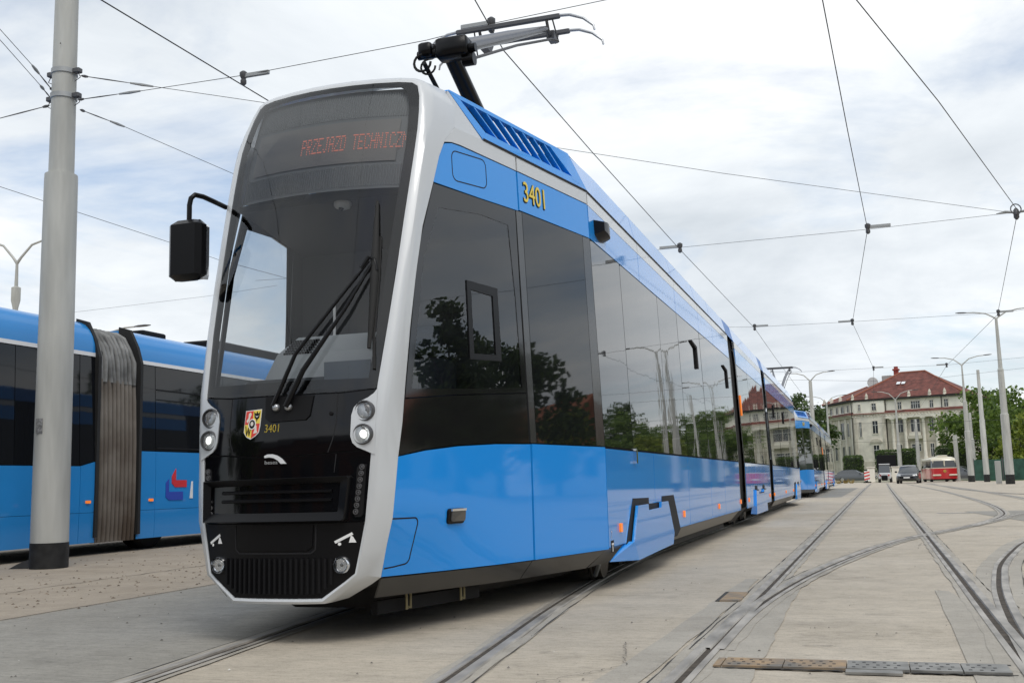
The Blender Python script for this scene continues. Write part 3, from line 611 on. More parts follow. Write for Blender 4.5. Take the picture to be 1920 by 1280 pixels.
    bit([(-.224,1.288),(-.173,1.291),(-.175,1.215),(-.228,1.212)], REDV, .0032); bit([(-.173,1.291),(-.121,1.294),(-.125,1.218),(-.175,1.215)], YELL, .0032)
    bit([(-.228,1.211),(-.176,1.214),(-.178,1.134),(-.210,1.145),(-.228,1.170)], YELL, .0032); bit([(-.175,1.214),(-.125,1.217),(-.131,1.168),(-.152,1.149),(-.177,1.134)], REDV, .0032)
    lion = mat('pale_charge', (.7, .66, .6), .5)
    bit([(-.205,1.275),(-.192,1.283),(-.185,1.27),(-.192,1.255),(-.198,1.235),(-.212,1.222),(-.218,1.235),(-.206,1.25)], lion, .0042)
    eag = [(-.168,1.285),(-.155,1.272),(-.147,1.288),(-.139,1.272),(-.127,1.286),(-.131,1.25),(-.143,1.24),(-.147,1.226),(-.151,1.24),(-.164,1.252)]
    bit(eag, BLKM, .0042); bit([(-.160,1.263),(-.147,1.252),(-.134,1.264),(-.147,1.258)], WHITEV, .005)
    bit([(-.223,1.205),(-.217,1.205),(-.209,1.165),(-.203,1.195),(-.199,1.195),(-.193,1.165),(-.186,1.206),(-.180,1.206),(-.190,1.148),(-.195,1.148),(-.201,1.175),(-.208,1.148),(-.212,1.15)], BLKM, .0042)
    bit([(-.158,1.205),(-.146,1.207),(-.143,1.18),(-.136,1.165),(-.165,1.160),(-.158,1.18)], lion, .0042)
    bit([(-.176+.026*cos(t*pi/8), 1.214+.031*sin(t*pi/8)) for t in range(16)], WHITEV, .0052)
    bit([(-.176+.020*cos(t*pi/8), 1.214+.025*sin(t*pi/8)) for t in range(16)], BLKM, .0060); bit([(-.176+.010*cos(t*pi/6), 1.216+.013*sin(t*pi/6)) for t in range(12)], lion, .0068)
    text_mesh('3401', .064, YELL, lambda u, v, w: Fr(-.092+u*.82, 1.164+v, .0015), 'fleet_number', root)
    ar = [(-.082,1.040),(-.06,1.048),(-.03,1.048),(.0,1.040),(.03,1.022),(.058,.993),(.025,.993),(.006,1.012),(-.02,1.026),(-.05,1.031),(-.08,1.028)]
    bd = plate('maker_badge', ar, lambda x, z, off=0: Fr(x, z-.008, off), .006, .008, mat('badge_silver', (.72, .73, .75), .45, metal=.2), root)
    text_mesh('besea', .030, mat('badge_silver'), lambda u, v, w: Fr(-.082+u*1.25, .985+v, .001), 'badge_lettering', bd)
    sn = text_mesh('3401', .205, BLKM, lambda u, v, w: Sd(1)(1.832+u*.86-.006, 2.846+v*1.05+u*.02-.006, .0020+w), 'side_number', root, bold=.004)
    text_mesh('3401', .205, YELL, lambda u, v, w: Sd(1)(1.832+u*.86, 2.846+v*1.05+u*.02, .0045+w), 'number_face', sn)
    text_mesh('7', .085, WHITEV, lambda u, v, w: Sd(1)(2.96+u, .40+v, .0015), 'door_number', root)
    plate('jack_mark', [(2.95,.295),(3.05,.295),(3.05,.385),(2.95,.385)], Sd(1), .002, .002, BLKM, root)
    plate('jack_mark', [(2.965,.365),(3.035,.365),(3.035,.352),(3.01,.352),(3.01,.300),(2.99,.300),(2.99,.352),(2.965,.352)], Sd(1), .004, .001, WHITEV, root)
    # --- wipers
    wp = MB().tube([Fr(-.03,1.31,.03), Fr(.09,1.60,.05), Fr(.30,1.90,.05), Fr(.455,2.14,.045)], [.014,.012,.010,.008], 8).build('wiper', BLKS, root, 50)
    MB().tube([Fr(.055,1.30,.035), Fr(.15,1.50,.055), Fr(.36,1.86,.055), Fr(.475,2.12,.05)], [.018,.016,.011,.009], 8).build('wiper_arm', BLKS, wp, 50)
    MB().tube([Fr(.42,2.10,.05), Fr(.455,2.165,.055), Fr(.49,2.15,.05), Fr(.505,2.08,.045)], .012, 8).build('wiper_link', BLKS, wp, 50)
    MB().tube([Fr(.453,2.53,.02), Fr(.472,2.3,.030), Fr(.487,2.1,.032), Fr(.497,1.85,.028), Fr(.497,1.62,.018)], [.010,.020,.027,.020,.012], 8).tube([Fr(.49,2.3,.01), Fr(.505,2.05,.01), Fr(.512,1.7,.008), Fr(.53,1.5,.006)], .010, 6).build('wiper_blade', RUBB, wp, 50)
    wb = plate('wiper_base', [(-.095,1.362),(.205,1.362),(.19,1.25),(.165,1.225),(-.055,1.220),(-.085,1.24)], Fr, .010, .02, BLKM, root, du=.06)
    for x in (-.015, .062): MB().lathe([(.022,-.012),(.020,-.03),(.012,-.036),(.001,-.037)], 12, 'y', (x, yfront(x, 1.30), 1.30)).build('wiper_nut', ALU, wb, 50)
    # --- mirror on its arm
    mr = MB().cbox(-.872,-.640,.17,.28,2.125,2.50,.03).build('wing_mirror', BLKS, root, 40)
    MB().tube([(-.752,.23,2.49),(-.752,.23,2.60),(-.745,.235,2.645),(-.728,.25,2.668),(-.715,.32,2.672),(-.705,.42,2.665),(-.694,.54,2.655)], .016, 8).build('mirror_arm', BLKS, mr, 60)
    MB().cbox(-.858,-.652,.278,.286,2.14,2.485,.02).build('mirror_glass', CHROME, mr)
    # --- destination display behind the glass
    dp = MB().loft([[(x, yfront(x, z)+.05, z) for x in [-.56+.14*k for k in range(9)]] for z in (2.64, 2.75, 2.90, 3.05, 3.2, 3.36)]).build('destination_display', DISPL, root, 60)
    b = MB()
    for z0, z1 in ((2.66, 2.80), (3.15, 3.33)):
        for k in range(70):
            x = -.535+.0155*k; b.loft([[(x-.004, yfront(x, z)+.049, z), (x, yfront(x, z)+.041, z), (x+.004, yfront(x, z)+.049, z)] for z in (z0, z1)])
    b.build('display_ribs', mat('rib_grey', (.30, .305, .31), .45), dp)
    MB().loft([[(x, yfront(x, z)+.040, z) for x in [-.50+.125*k for k in range(9)]] for z in (2.825, 2.92, 3.02, 3.125)]).build('led_board', DISPB, dp, 60)
    b = MB(); x = -.125; cell = .0104
    for ch in 'PRZEJAZD TECHNICZNY':
        rowsg = GLYPH[ch].split()
        for r, row in enumerate(rowsg):
            for c, bit_ in enumerate(row):
                if bit_ == '1':
                    xx = x+c*cell*.62; zz = 3.018-r*.0165
                    if xx < .55:
                        y = yfront(xx, zz)+.036
                        b.add([(xx-.0022, y, zz-.0042), (xx+.0022, y, zz-.0042), (xx+.0022, y+.001, zz+.0042), (xx-.0022, y+.001, zz+.0042)], [(0,1,2,3)])
        x += cell*.62*6
    b.build('led_lettering', LEDM, dp)
    # --- cab interior
    MB().loft([[(-hw(y,2.6)+.03, y, 2.62), (hw(y,2.6)-.03, y, 2.62), (hw(y,2.6)-.03, y, 2.66), (-hw(y,2.6)+.03, y, 2.66)] for y in (.58, 1.2, 1.95)], True, True).build('cab_ceiling', CABIN, root)
    MB().box(-.92,.92,1.93,1.97,.42,3.12).build('cab_rear_wall', CABIN, root)
    MB().loft([[(-hw(y,1)+.06, y, .44), (hw(y,1)-.06, y, .44), (hw(y,1)-.06, y, .48), (-hw(y,1)+.06, y, .48)] for y in (.35, 1.2, 1.95)], True, True).build('cab_floor', DASHD, root)
    dh = MB().loft([[(-.32,.40,1.50),(-.26,.45,1.66),(-.20,.60,1.78),(-.16,.80,1.80),(-.22,.86,1.40)], [(.52,.40,1.50),(.50,.45,1.66),(.48,.60,1.78),(.48,.80,1.80),(.50,.86,1.40)]], False).loft([[(-.32,.40,1.50),(-.26,.45,1.66),(-.20,.60,1.78),(-.16,.80,1.80)], [(-.22,.86,1.40)]*4]).build('dashboard', DASH, root)
    b = MB()
    for i in range(11):
        for j in range(6): b.box(-.215+.018*i, -.203+.018*i, .447+.0205*j-.004, .452+.0205*j, 1.655+.0175*j, 1.668+.0175*j)
    b.build('dashboard_vent', BLKM, dh)
    MB().cbox(-.46,.56,.34,.60,1.0,1.50,.03).build('instrument_console', DASHD, dh)
    MB().box(.12,.42,.335,.345,1.40,1.58).build('driver_screen', mat('driver_screen', (.2, .23, .26), .2), dh)
    MB().tube([(.04,.62,1.78),(.04,.62,1.98)], .009, 6).build('aerial', WHITEV, dh)
    ds = MB().cbox(-.05,.45,1.25,1.72,1.0,1.13,.05).cbox(-.02,.42,1.62,1.78,1.12,1.75,.06).cbox(.08,.32,1.66,1.76,1.76,1.98,.04).build('driver_seat', mat('seat_fabric', (.03, .035, .05), .8), root, 50)
    MB().box(.1,.3,1.35,1.6,.48,1.0).build('seat_post', BLKM, ds)
    cm = MB().lathe([(.055,.0),(.055,-.02),(.045,-.035),(.02,-.045),(.001,-.047)], 16, 'z', (.10,.62,2.62)).build('dome_camera', mat('camera_white', (.75, .75, .74), .4), root, 60)
    MB().lathe([(.018,-.03),(.016,-.05),(.001,-.058)], 12, 'z', (.10,.60,2.62)).build('camera_eye', BLK, cm, 60)
    # tow eyes and track brake beam under the nose
    for y, z in ((.62, .165), (1.12, .165)):
        MB().tube([(hw(y,.34)-.150,y,z-.02),(hw(y,.34)-.150,y+.028,z-.03),(hw(y,.34)-.150,y+.03,z+.06),(hw(y,.34)-.150,y-.03,z+.06),(hw(y,.34)-.150,y-.028,z-.03),(hw(y,.34)-.150,y,z-.02)], .008, 6).build('lifting_eye', mat('brass_eye', (.20, .17, .09), .5, metal=.4), root)
    MB().loft([[(hw(y,.34)-.22,y,.125),(hw(y,.34)-.18,y,.125),(hw(y,.34)-.18,y,.20),(hw(y,.34)-.22,y,.20)] for y in (.40,1.35)], True, True).build('obstacle_beam', BLKM, root)

def bogie_cover(root, S, y0):
    sh = [(y+y0, z) for y, z in [(3.83,.692),(4.53,.685),(4.535,.63),(5.20,.63),(5.21,.686),(5.886,.686),(6.226,.322),(6.0,.26),(3.40,.26),(3.51,.33)]]
    plate('bogie_recess', sh, S, .004, .006, GAP, root)
    cv = plate('bogie_cover', [(y+y0, z) for y, z in [(3.87,.630),(4.326,.632),(4.335,.578),(4.97,.584),(4.98,.635),(5.343,.634),(5.63,.316),(5.54,.205),(3.82,.174),(3.66,.338)]], S, .040, .025, BLUE, root)
    MB().add([S(3.66+y0,.338,.040), S(3.82+y0,.174,.040), S(2.97+y0,.222,-.02), S(3.55+y0,.345,-.02), S(3.82+y0,.174,-.02), S(3.66+y0,.338,-.0)], [(0,1,2),(0,2,3),(1,4,2),(0,3,5),(2,4,5,3)]).build('cover_wedge', BLUE, cv)
    MB().add([S(5.63+y0,.316,.040), S(5.343+y0,.634,.040), S(5.39+y0,.627,-.02), S(5.70+y0,.305,-.02), S(5.54+y0,.205,.040), S(5.60+y0,.195,-.02)], [(0,1,2,3),(4,0,3,5)]).build('cover_wedge', BLUE, cv)
def side_camera(root, S):
    rows = []
    for i in range(7):
        t = i/6; y = 3.06+.42*t; h = .085*sin(pi*(.25+.7*t)); d = .10*sin(pi*min(1, .35+.65*t))
        rows.append([S(y, 2.91-.02*t+h, 0), S(y, 2.91-.02*t+h*.6, d), S(y, 2.91-.02*t-h*.6, d), S(y, 2.91-.02*t-h, 0)])
    MB().loft(rows, True, True).build('rear_view_camera', BLKS, root, 60)

def bogie(root, y, x, rz):
    bg_ = MB().box(-.55,.55,-1.0,1.0,.28,.42).box(.58,.70,-1.15,1.15,.22,.38).box(-.70,-.58,-1.15,1.15,.22,.38).box(.5,.82,-.25,.25,.08,.2).box(-.82,-.5,-.25,.25,.08,.2)
    R = Matrix.Translation((x, y, 0)) @ Matrix.Rotation(rz, 4, 'Z')
    o = bg_.build('bogie', UNDER, root); o.data.transform(R)
    for yy in (-.9, .9):
        ax = MB().tube([(-.8,yy,.30),(.8,yy,.30)], .06, 10).build('axle', UNDER, o); ax.data.transform(R)
        for s in (1, -1):
            wl = MB().lathe([(.10,.09),(.22,.075),(.25,.07),(.29,.07),(.295,-.0),(.318,-.008),(.318,-.03),(.25,-.04),(.10,-.04)], 28, 'x', (0, 0, 0))
            wl.map(lambda px, py, pz: (s*(.72+px), yy+py, .308+pz)); wo = wl.build('wheel', mat('wheel_steel', (.13, .115, .10), .5, metal=.5), o, 40); wo.data.transform(R)
        sp = MB().tube([(.80,yy-.30,.35),(.80,yy-.34,.15),(.76,yy-.30,.06)], .018, 6).tube([(-.80,yy-.30,.35),(-.80,yy-.34,.15),(-.76,yy-.30,.06)], .018, 6).build('sand_pipe', GALV, o); sp.data.transform(R)

def bellows(root, y0, y1):
    prof = lambda i, z0=.40: [(1.15-i,z0+i),(1.16-i,1.1),(1.10-i,2.775),(1.07-i,3.16),(.99-i,3.42-i*.5),(.85,3.47-i)]
    rows = []; n = 12
    for k in range(n+1):
        y = y0+(y1-y0)*k/n; p = prof(.06 if k % 2 else .0)
        rows.append([(x, y, z) for x, z in p]+[(-x, y, z) for x, z in reversed(p)])
    MB().loft(rows, True).build('bellows', RUBB, root)
    for y in (y0, y1):
        fr = [[(sx*x, yy, z) for sx, pp in ((1, 0), (-1, 1)) for x, z in (reversed([(1.195,.36),(1.195,1.1),(1.135,2.775),(1.10,3.165),(1.02,3.45),(.8,3.49)]) if pp else [(1.195,.36),(1.195,1.1),(1.135,2.775),(1.10,3.165),(1.02,3.45),(.8,3.49)])] for yy in (y-.07, y+.07)]
        MB().loft(fr, True).build('bellows_frame', BLKS, root)
    for s in (1, -1):
        MB().loft([[(s*1.11, y, 3.18), (s*1.035, y, 3.45), (s*.80, y, 3.50)] for y in (y0-.05, y1+.06)]).build('bellows_hood', BLUED, root)
        MB().loft([[(s*1.19, y, .36), (s*1.0, y-.15, .14), (s*.8, y-.15, .14)] for y in (y0-.05, y1+.05)]).build('gangway_skirt', BLKM, root)

def mid_car(root, y0, y1):
    g = .006
    for s in (1, -1):
        S = lambda y, z, off=0.0, s=s: (s*(1.2-tumble(z)+off), y, z)
        plate('inner_shell', [(y0+.05,.35),(y1-.05,.35),(y1-.05,3.15),(y0+.05,3.15)], S, -.018, 0, GAP, root, dv=.5, rim=False)
        ys = [y0+.05, y0+(y1-y0)*.36, y0+(y1-y0)*.72, y1-.05]
        for i, (a, b) in enumerate(zip(ys, ys[1:])):
            plate('side_panel', [(a+g,.335),(b-g,.335),(b-g,1.096),(a+g,1.096)], S, 0, .012, BLUE, root)
            plate('side_window', [(a+g,1.114),(b-g,1.114),(b-g,2.768),(a+g,2.768)], lambda y, z, off=0, S=S, t=[.002,-.003,.002][i], m=(a+b)/2: S(y, z, off+t*(y-m)), -.001, .01, WINB, root, dv=.4)
            plate('roof_band', [(a+g,2.778),(b-g,2.778),(b-g,3.05),(a+g,3.05)], S, 0, .012, BLUE, root)
            plate('silver_stripe', [(a+g,3.054),(b-g,3.054),(b-g,3.16),(a+g,3.16)], S, 0, .012, SILV, root)
            plate('roof_fairing', [(a+g,3.176),(b-g,3.176),(b-g,3.43),(a+g,3.43)], lambda y, z, off=0, s=s: (s*(1.112-(z-3.165)*.25+off), y, z), 0, .02, BLUEN, root)
        MB().loft([[(s*1.043, y, 3.434), (s*1.02, y, 3.462), (s*.96, y, 3.482), (s*.66, y, 3.49), (s*.65, y, 3.2)] for y in (y0+.05, y1-.05)]).build('roof_edge', BLUEN, root, 50)
        yb = (y0+y1)/2
        for d in (-.75, .75): plate('bogie_recess', [(yb+d-.22,.60),(yb+d+.22,.60),(yb+d+.22,.70),(yb+d-.22,.70)], S, .004, .006, GAP, root)
        pts = [(yb-1.0,.70),(yb-1.1,.18),(yb+1.1,.18),(yb+1.0,.70)]
        cv = plate('bogie_cover', [(yb-1.0,.62),(yb-.55,.62),(yb-.5,.56),(yb+.5,.56),(yb+.55,.62),(yb+1.0,.62),(yb+1.15,.19),(yb-1.15,.19)], S, .03, .05, BLUE, root)
        ribbon('cover_joint', [(yb-1.0,.62),(yb-.55,.62),(yb-.5,.56),(yb+.5,.56),(yb+.55,.62),(yb+1.0,.62)], S, .02, .031, GAP, cv)
        MB().add([S(yb-1.0,.34,.03), S(yb-1.15,.19,.03), S(yb-1.75,.22,-.02), S(yb-1.6,.33,-.01)], [(0,1,2,3)]).build('cover_wedge', BLUED, cv)
        for y in (y0+.35, y1-.35): MB().prism(rrect(y-.035, y+.035, .435, .505, .012), -.005, .016, 'x').map(lambda x, yy, z: S(yy, z, x)).build('marker_light', ORANGE, root)
        MB().prism([(y0+.12,1.9),(y0+.2,1.9),(y0+.2,2.25),(y0+.12,2.25)], .0, .02, 'x').map(lambda x, yy, z: S(yy, z, x)).build('marker_light', ORANGE, root)
    MB().box(-.98,.98,y0+.05,y1-.05,3.12,3.2).build('roof_deck', GALV, root)
    MB().cbox(-.7,.7,y0+.5,y1-.5,3.2,3.55,.05).build('roof_unit', mat('roof_unit_grey'), root)
    MB().box(-.95,.95,y0+.1,y1-.1,.22,.40).build('underframe', UNDER, root)
    for y in (y0+.05, y1-.06): MB().box(-1.05,1.05,y,y+.01,.35,3.3).build('end_wall', BLKM, root)

def pantograph(root, yk, yh, hk, hh, yb):
    p = MB().box(-.45,.45,yb-.4,yb+.4,3.30,3.42).box(-.5,-.42,yb-.45,yb+.45,3.2,3.5).box(.42,.5,yb-.45,yb+.45,3.2,3.5).build('pantograph', STEELD, root)
    MB().tube([(0,yb,3.45),(0,yk+.1,hk)], [.085,.070], 14).build('lower_arm', BLKS, p, 50)
    MB().tube([(-.16,yb-.2,3.42),(-.16,yk-.12,hk-.12)], .020, 8).build('guide_rod', BLKS, p, 50)
    kn = MB().cbox(-.08,.20,yk-.08,yk+.08,hk-.07,hk+.10,.015).cbox(-.24,-.12,yk-.07,yk+.06,hk-.03,hk+.09,.015).tube([(-.26,yk-.0,hk),(.26,yk-.0,hk)], .038, 14).tube([(.14,yk+.02,hk-.09),(.24,yk+.02,hk-.09)], .055, 14).build('knuckle', BLKS, p, 50)
    MB().tube([(-.20+.075*cos(t*pi/8)-.0, yk-.06, hk-.09+.075*sin(t*pi/8)) for t in range(4, 17)], .012, 6).tube([(-.16+.065*cos(t*pi/8), yk-.03, hk-.12+.065*sin(t*pi/8)) for t in range(4, 17)], .010, 6).build('shunt_cable', RUBB, kn)
    for s in (1, -1):
        MB().tube([(s*.14,yk+.05,hk+.05),(s*.22,(yk+yh)/2,(hk+hh)/2),(s*.34,yh-.15,hh-.10)], [.058,.054,.030], 12).build('upper_arm', ARMST, p, 50)
    MB().tube([(.20,yk,hk-.10),(.30,(yk+yh)/2,(hk+hh)/2-.10),(.40,yh-.2,hh-.24),(.44,yh-.1,hh-.22)], .013, 8).build('control_rod', STEELD, p, 50)
    for dy in (-.19, .19):
        cs = MB().cbox(-.62,.50,yh+dy-.022,yh+dy+.022,hh-.03,hh+.02,.008).build('contact_strip', STEELD, p)
        for s in (1, -1):
            x0 = .48 if s > 0 else -.60
            MB().tube([(x0,yh+dy,hh+.0),(x0+s*.12,yh+dy,hh-.01),(x0+s*.26,yh+dy,hh-.07),(x0+s*.36,yh+dy,hh-.16),(x0+s*.37,yh+dy,hh-.21)], [.017,.016,.014,.012,.010], 8).build('horn', ALU, cs, 50)
    for s in (1, -1):
        MB().tube([(s*.36,yh-.2,hh-.03),(s*.36,yh-.12,hh-.14),(s*.36,yh+.12,hh-.14),(s*.36,yh+.2,hh-.03)], .016, 6).box(s*.36-.04,s*.36+.04,yh-.08,yh+.08,hh-.17,hh-.09).tube([(s*.42,yh-.19,hh-.03),(s*.44,yh-.05,hh-.22)], .008, 6).build('head_bracket', STEELD, p)

def make_tram(label):
    root = thing('articulated_tram', label, 'tram')
    end_car(root, 12.2, True)
    before = set(bpy.data.objects); end_car(root, 13.2, False)
    M = Matrix.Translation((0, 32.1, 0)) @ Matrix.Rotation(pi, 4, 'Z')
    done = set()
    for o in bpy.data.objects:
        if o not in before and o.type == 'MESH' and o.data not in done: o.data.transform(M); done.add(o.data)
    mid_car(root, 13.1, 18.1)
    bellows(root, 12.2, 13.1); bellows(root, 18.1, 18.9)
    bogie(root, 4.75, .06, radians(4)); bogie(root, 15.6, 0, 0); bogie(root, 32.1-4.75, 0, 0)
    pantograph(root, 2.72, 4.77, 4.46, 5.50, 5.0)
    for k in range(4):
        MB().tube([(.93,4.2+.35*k,3.46)]+[(.93,4.2+.35*k+.06-.06*cos(t*pi/6),3.46+.07*sin(t*pi/6)) for t in range(7)], .007, 5).build('lifting_ring', GALV, root)
    return root
tram1 = make_tram('blue and silver tram with black face, number 3401, nearest the camera')
tram1.location = (-3.1, 5.2, 0)
tram2 = copy_tree(tram1); tram2['label'] = 'farther blue tram standing right behind the nearest one'
tram2.location = (-3.12, 41.9, 0); tram2.rotation_euler = (0, 0, radians(-.25))
for t_ in (tram1, tram2): t_['group'] = 'blue trams in line on the left track'

# ------------------------------------------------------------------ articulated bus on the left
BUSX = -10.3
def make_bus():
    r = thing('articulated_bus', 'long blue articulated bus with dark windows behind the grey pole', 'bus', (BUSX, 0, 0))
    BB = mat('bus_blue', (0.02, 0.245, 0.62), .35, coat=.7, spec=.2); BG = mat('bus_glass', (.008, .009, .011), .03, ior=1.42, bump=.3, bscale=.7, bdist=.004)
    W = 2.5
    def section(y0, y1, belt, joints, wins):
        # walls on the yard side (x = 0) and far side (x = -W)
        for xs, s in ((0, 1), (-W, -1)):
            P = lambda y, z, off=0.0: (xs+s*(off-max(0, z-1.3)*.03-max(0, .9-z)*.02), y, z)
            js = [y0]+joints+[y1]
            for a, b in zip(js, js[1:]):
                plate('side_panel', [(a+.004,.60),(b-.004,.60),(b-.004,belt(b)-.01),(a+.004,belt(a)-.01)], P, 0, .015, BB, r, dv=.3)
                plate('skirt_panel', [(a+.004,.18),(b-.004,.18),(b-.004,.595),(a+.004,.595)], P, 0, .015, BB, r)
            ws = [y0]+wins+[y1]
            for a, b in zip(ws, ws[1:]):
                plate('window', [(a+.006,belt(a)),(b-.006,belt(b)),(b-.006,2.79),(a+.006,2.79)], lambda y, z, off=0, P=P, t=random.uniform(-.003, .003), m=(a+b)/2: P(y, z, off+t*(y-m)), -.004, .012, BG, r, dv=.3)
            MB().loft([[P(y, 2.80, .004), P(y, 2.855, .004), P(y, 2.855, -.01)] for y in (y0, y1)]).build('white_stripe', WHITEV, r)
            plate('inner_wall', [(y0,.25),(y1,.25),(y1,2.85),(y0,2.85)], P, -.02, 0, GAP, r, rim=False)
        rows = []
        for y in (y0, y1): rows.append([(-.047,y,2.856)]+[(-.047-.36+.36*cos(radians(a)), y, 2.86+.47*sin(radians(a))) for a in range(0, 91, 15)]+[(-W+.047+.36-.36*sin(radians(a)), y, 2.86+.47*cos(radians(a))) for a in range(0, 91, 15)]+[(-W+.047,y,2.856)])
        MB().loft(rows, True, True).build('roof', BB, r, 40)
        MB().box(-W+.15,-.15,y0+.05,y1-.05,.25,.45).build('underframe', UNDER, r)
    b1 = lambda y: 1.245 if y < 12.1 else 1.245+(y-12.1)*.22
    section(1.5, 12.45, b1, [3.9, 6.3, 8.9, 12.12], [3.0, 4.6, 6.2, 7.8, 9.4, 10.9, 12.1])
    section(13.36, 20.8, lambda y: 1.485, [13.77, 15.7, 17.6, 19.5], [13.77, 15.6, 17.4, 19.2])
    # bellows: a dark sleeve with ten rounded folds of rubberised cloth
    pr = [(-.03,.17),(-.015,.5),(-.01,1.0),(-.015,1.6),(-.035,2.2),(-.05,2.5)]
    prt = [(-.045,2.46),(-.06,2.8),(-.085,3.02),(-.17,3.20),(-.34,3.29),(-.7,3.33)]
    MB().loft([[(-.13,y,.2),(-.13,y,2.9),(-.33,y,3.17),(-1.2,y,3.25),(-W+.3,y,3.2),(-W+.09,y,2.9),(-W+.09,y,.2)] for y in (12.46, 13.35)]).build('bellows_sleeve', RUBB, r)
    BR = mat('bellows_rubber', (.17, .155, .135), .55, var=.5, vscale=1.1, var2=(.07, .05, .035)); BH = mat('bellows_hood', (.17, .17, .165), .5, var=.5, vscale=4)
    for k in range(10):
        yk_ = 12.498+.0905*k
        for path, m, nm, am in ((pr, BR, 'bellows_fold', .085), (prt, BH, 'bellows_hood', .085)):
            for far in (0, 1):
                rows = []
                for i_, (x, z) in enumerate(path):
                    jx, jy = random.uniform(-.008, .008)*(2 if nm == 'bellows_hood' else .5), random.uniform(-.008, .008)*(2.2 if nm == 'bellows_hood' else .5)
                    nx_, nz_ = (1, 0) if z < 2.9 else (.6, .8) if z < 3.18 else (.1, 1)
                    row = []
                    for a in range(0, 181, 30):
                        e = am*sin(radians(a)); p = (x-am+nx_*e+jx, yk_-.036*cos(radians(a))+jy, z+nz_*e-(0 if nz_ < .5 else am))
                        row.append((-W-p[0], p[1], p[2]) if far else p)
                    rows.append(row)
                MB().loft(rows).build(nm, m, r, 60)
    for y in (12.44, 13.37): MB().prism([(.02,.25),(.02,2.8),(-.06,3.05),(-.2,3.32),(-.4,3.38),(-.4,.25)], y-.03, y+.03, 'y').build('bellows_frame', RUBB, r)
    for y, s in ((12.28,1),(13.66,1),(9.0,1),(17.0,1)): MB().prism(rrect(y-.045,y+.045,.725,.765,.01), -.01, .018, 'x').build('marker_light', ORANGE, r)
    def wheel(y):
        for x in (-.12, -W+.12):
            wo = MB().lathe([(.30,.10),(.44,.12),(.48,.08),(.48,-.12),(.3,-.14)], 28, 'x', (x-.30 if x > -1 else x+.18, y, .48)).build('wheel', RUBB, r, 40)
            MB().lathe([(.28,.09),(.24,.05),(.12,.07),(.06,.12),(.001,.12)], 20, 'x', (x-.30 if x > -1 else x+.18, y, .48)).build('rim', GALV, wo, 40)
    for y in (14.05, 8.2, 4.4):
        if y < 12: MB().prism(arc(y,.48,.60,0,180,10), -.02, .006, 'x').build('wheel_arch', GAP, r)
        wheel(y)
    # red and blue corner mark on the side
    lg = MB().prism([(14.02,1.00),(14.10,1.06),(14.10,.86),(14.46,.86),(14.46,.73),(14.10,.73),(14.02,.78)], .0, .006, 'x').build('operator_logo', mat('logo_blue', (.02, .06, .42), .5), r)
    MB().prism([(14.17,1.10),(14.27,1.22),(14.27,1.04),(14.55,1.04),(14.55,.93),(14.25,.93),(14.17,.99)], .0, .009, 'x').build('logo_red', mat('logo_red', (.62, .02, .03), .5), lg)
    MB().prism([(14.64,.75),(14.72,.75),(14.72,1.02),(14.68,1.02)], 0, .006, 'x').build('logo_letter', WHITEV, lg)
    # roof hatch box, seats and passenger shapes behind the glass are dark; a lit opening with seat backs
    MB().cbox(-1.1,-.5,14.05,14.65,3.25,3.44,.02).build('roof_unit', BLKM, r); MB().cbox(-1.2,-.5,16.0,18.5,3.25,3.52,.03).build('roof_unit', BLKM, r)
    MB().tube([(-.4,12.35,3.25),(-.55,12.0,3.32),(-.5,11.5,3.28)], .03, 6).build('roof_hose', RUBB, r)
    fw_ = MB().prism([(13.80,1.52),(15.5,1.52),(15.5,1.54),(13.80,1.54)], 0, .006, 'x').prism([(13.80,2.42),(15.5,2.42),(15.5,2.44),(13.80,2.44)], 0, .006, 'x').prism([(13.80,2.27),(15.5,2.27),(15.5,2.285),(13.80,2.285)], 0, .006, 'x').map(lambda x, y, z: (x-max(0, z-1.3)*.03, y, z)).build('window_frame', BLKM, r)
    MB().box(-2.4,-.1,1.5,1.52,.3,2.9).box(-2.4,-.1,20.78,20.8,.3,2.9).build('end_wall', BLKS, r)
    return r
make_bus()

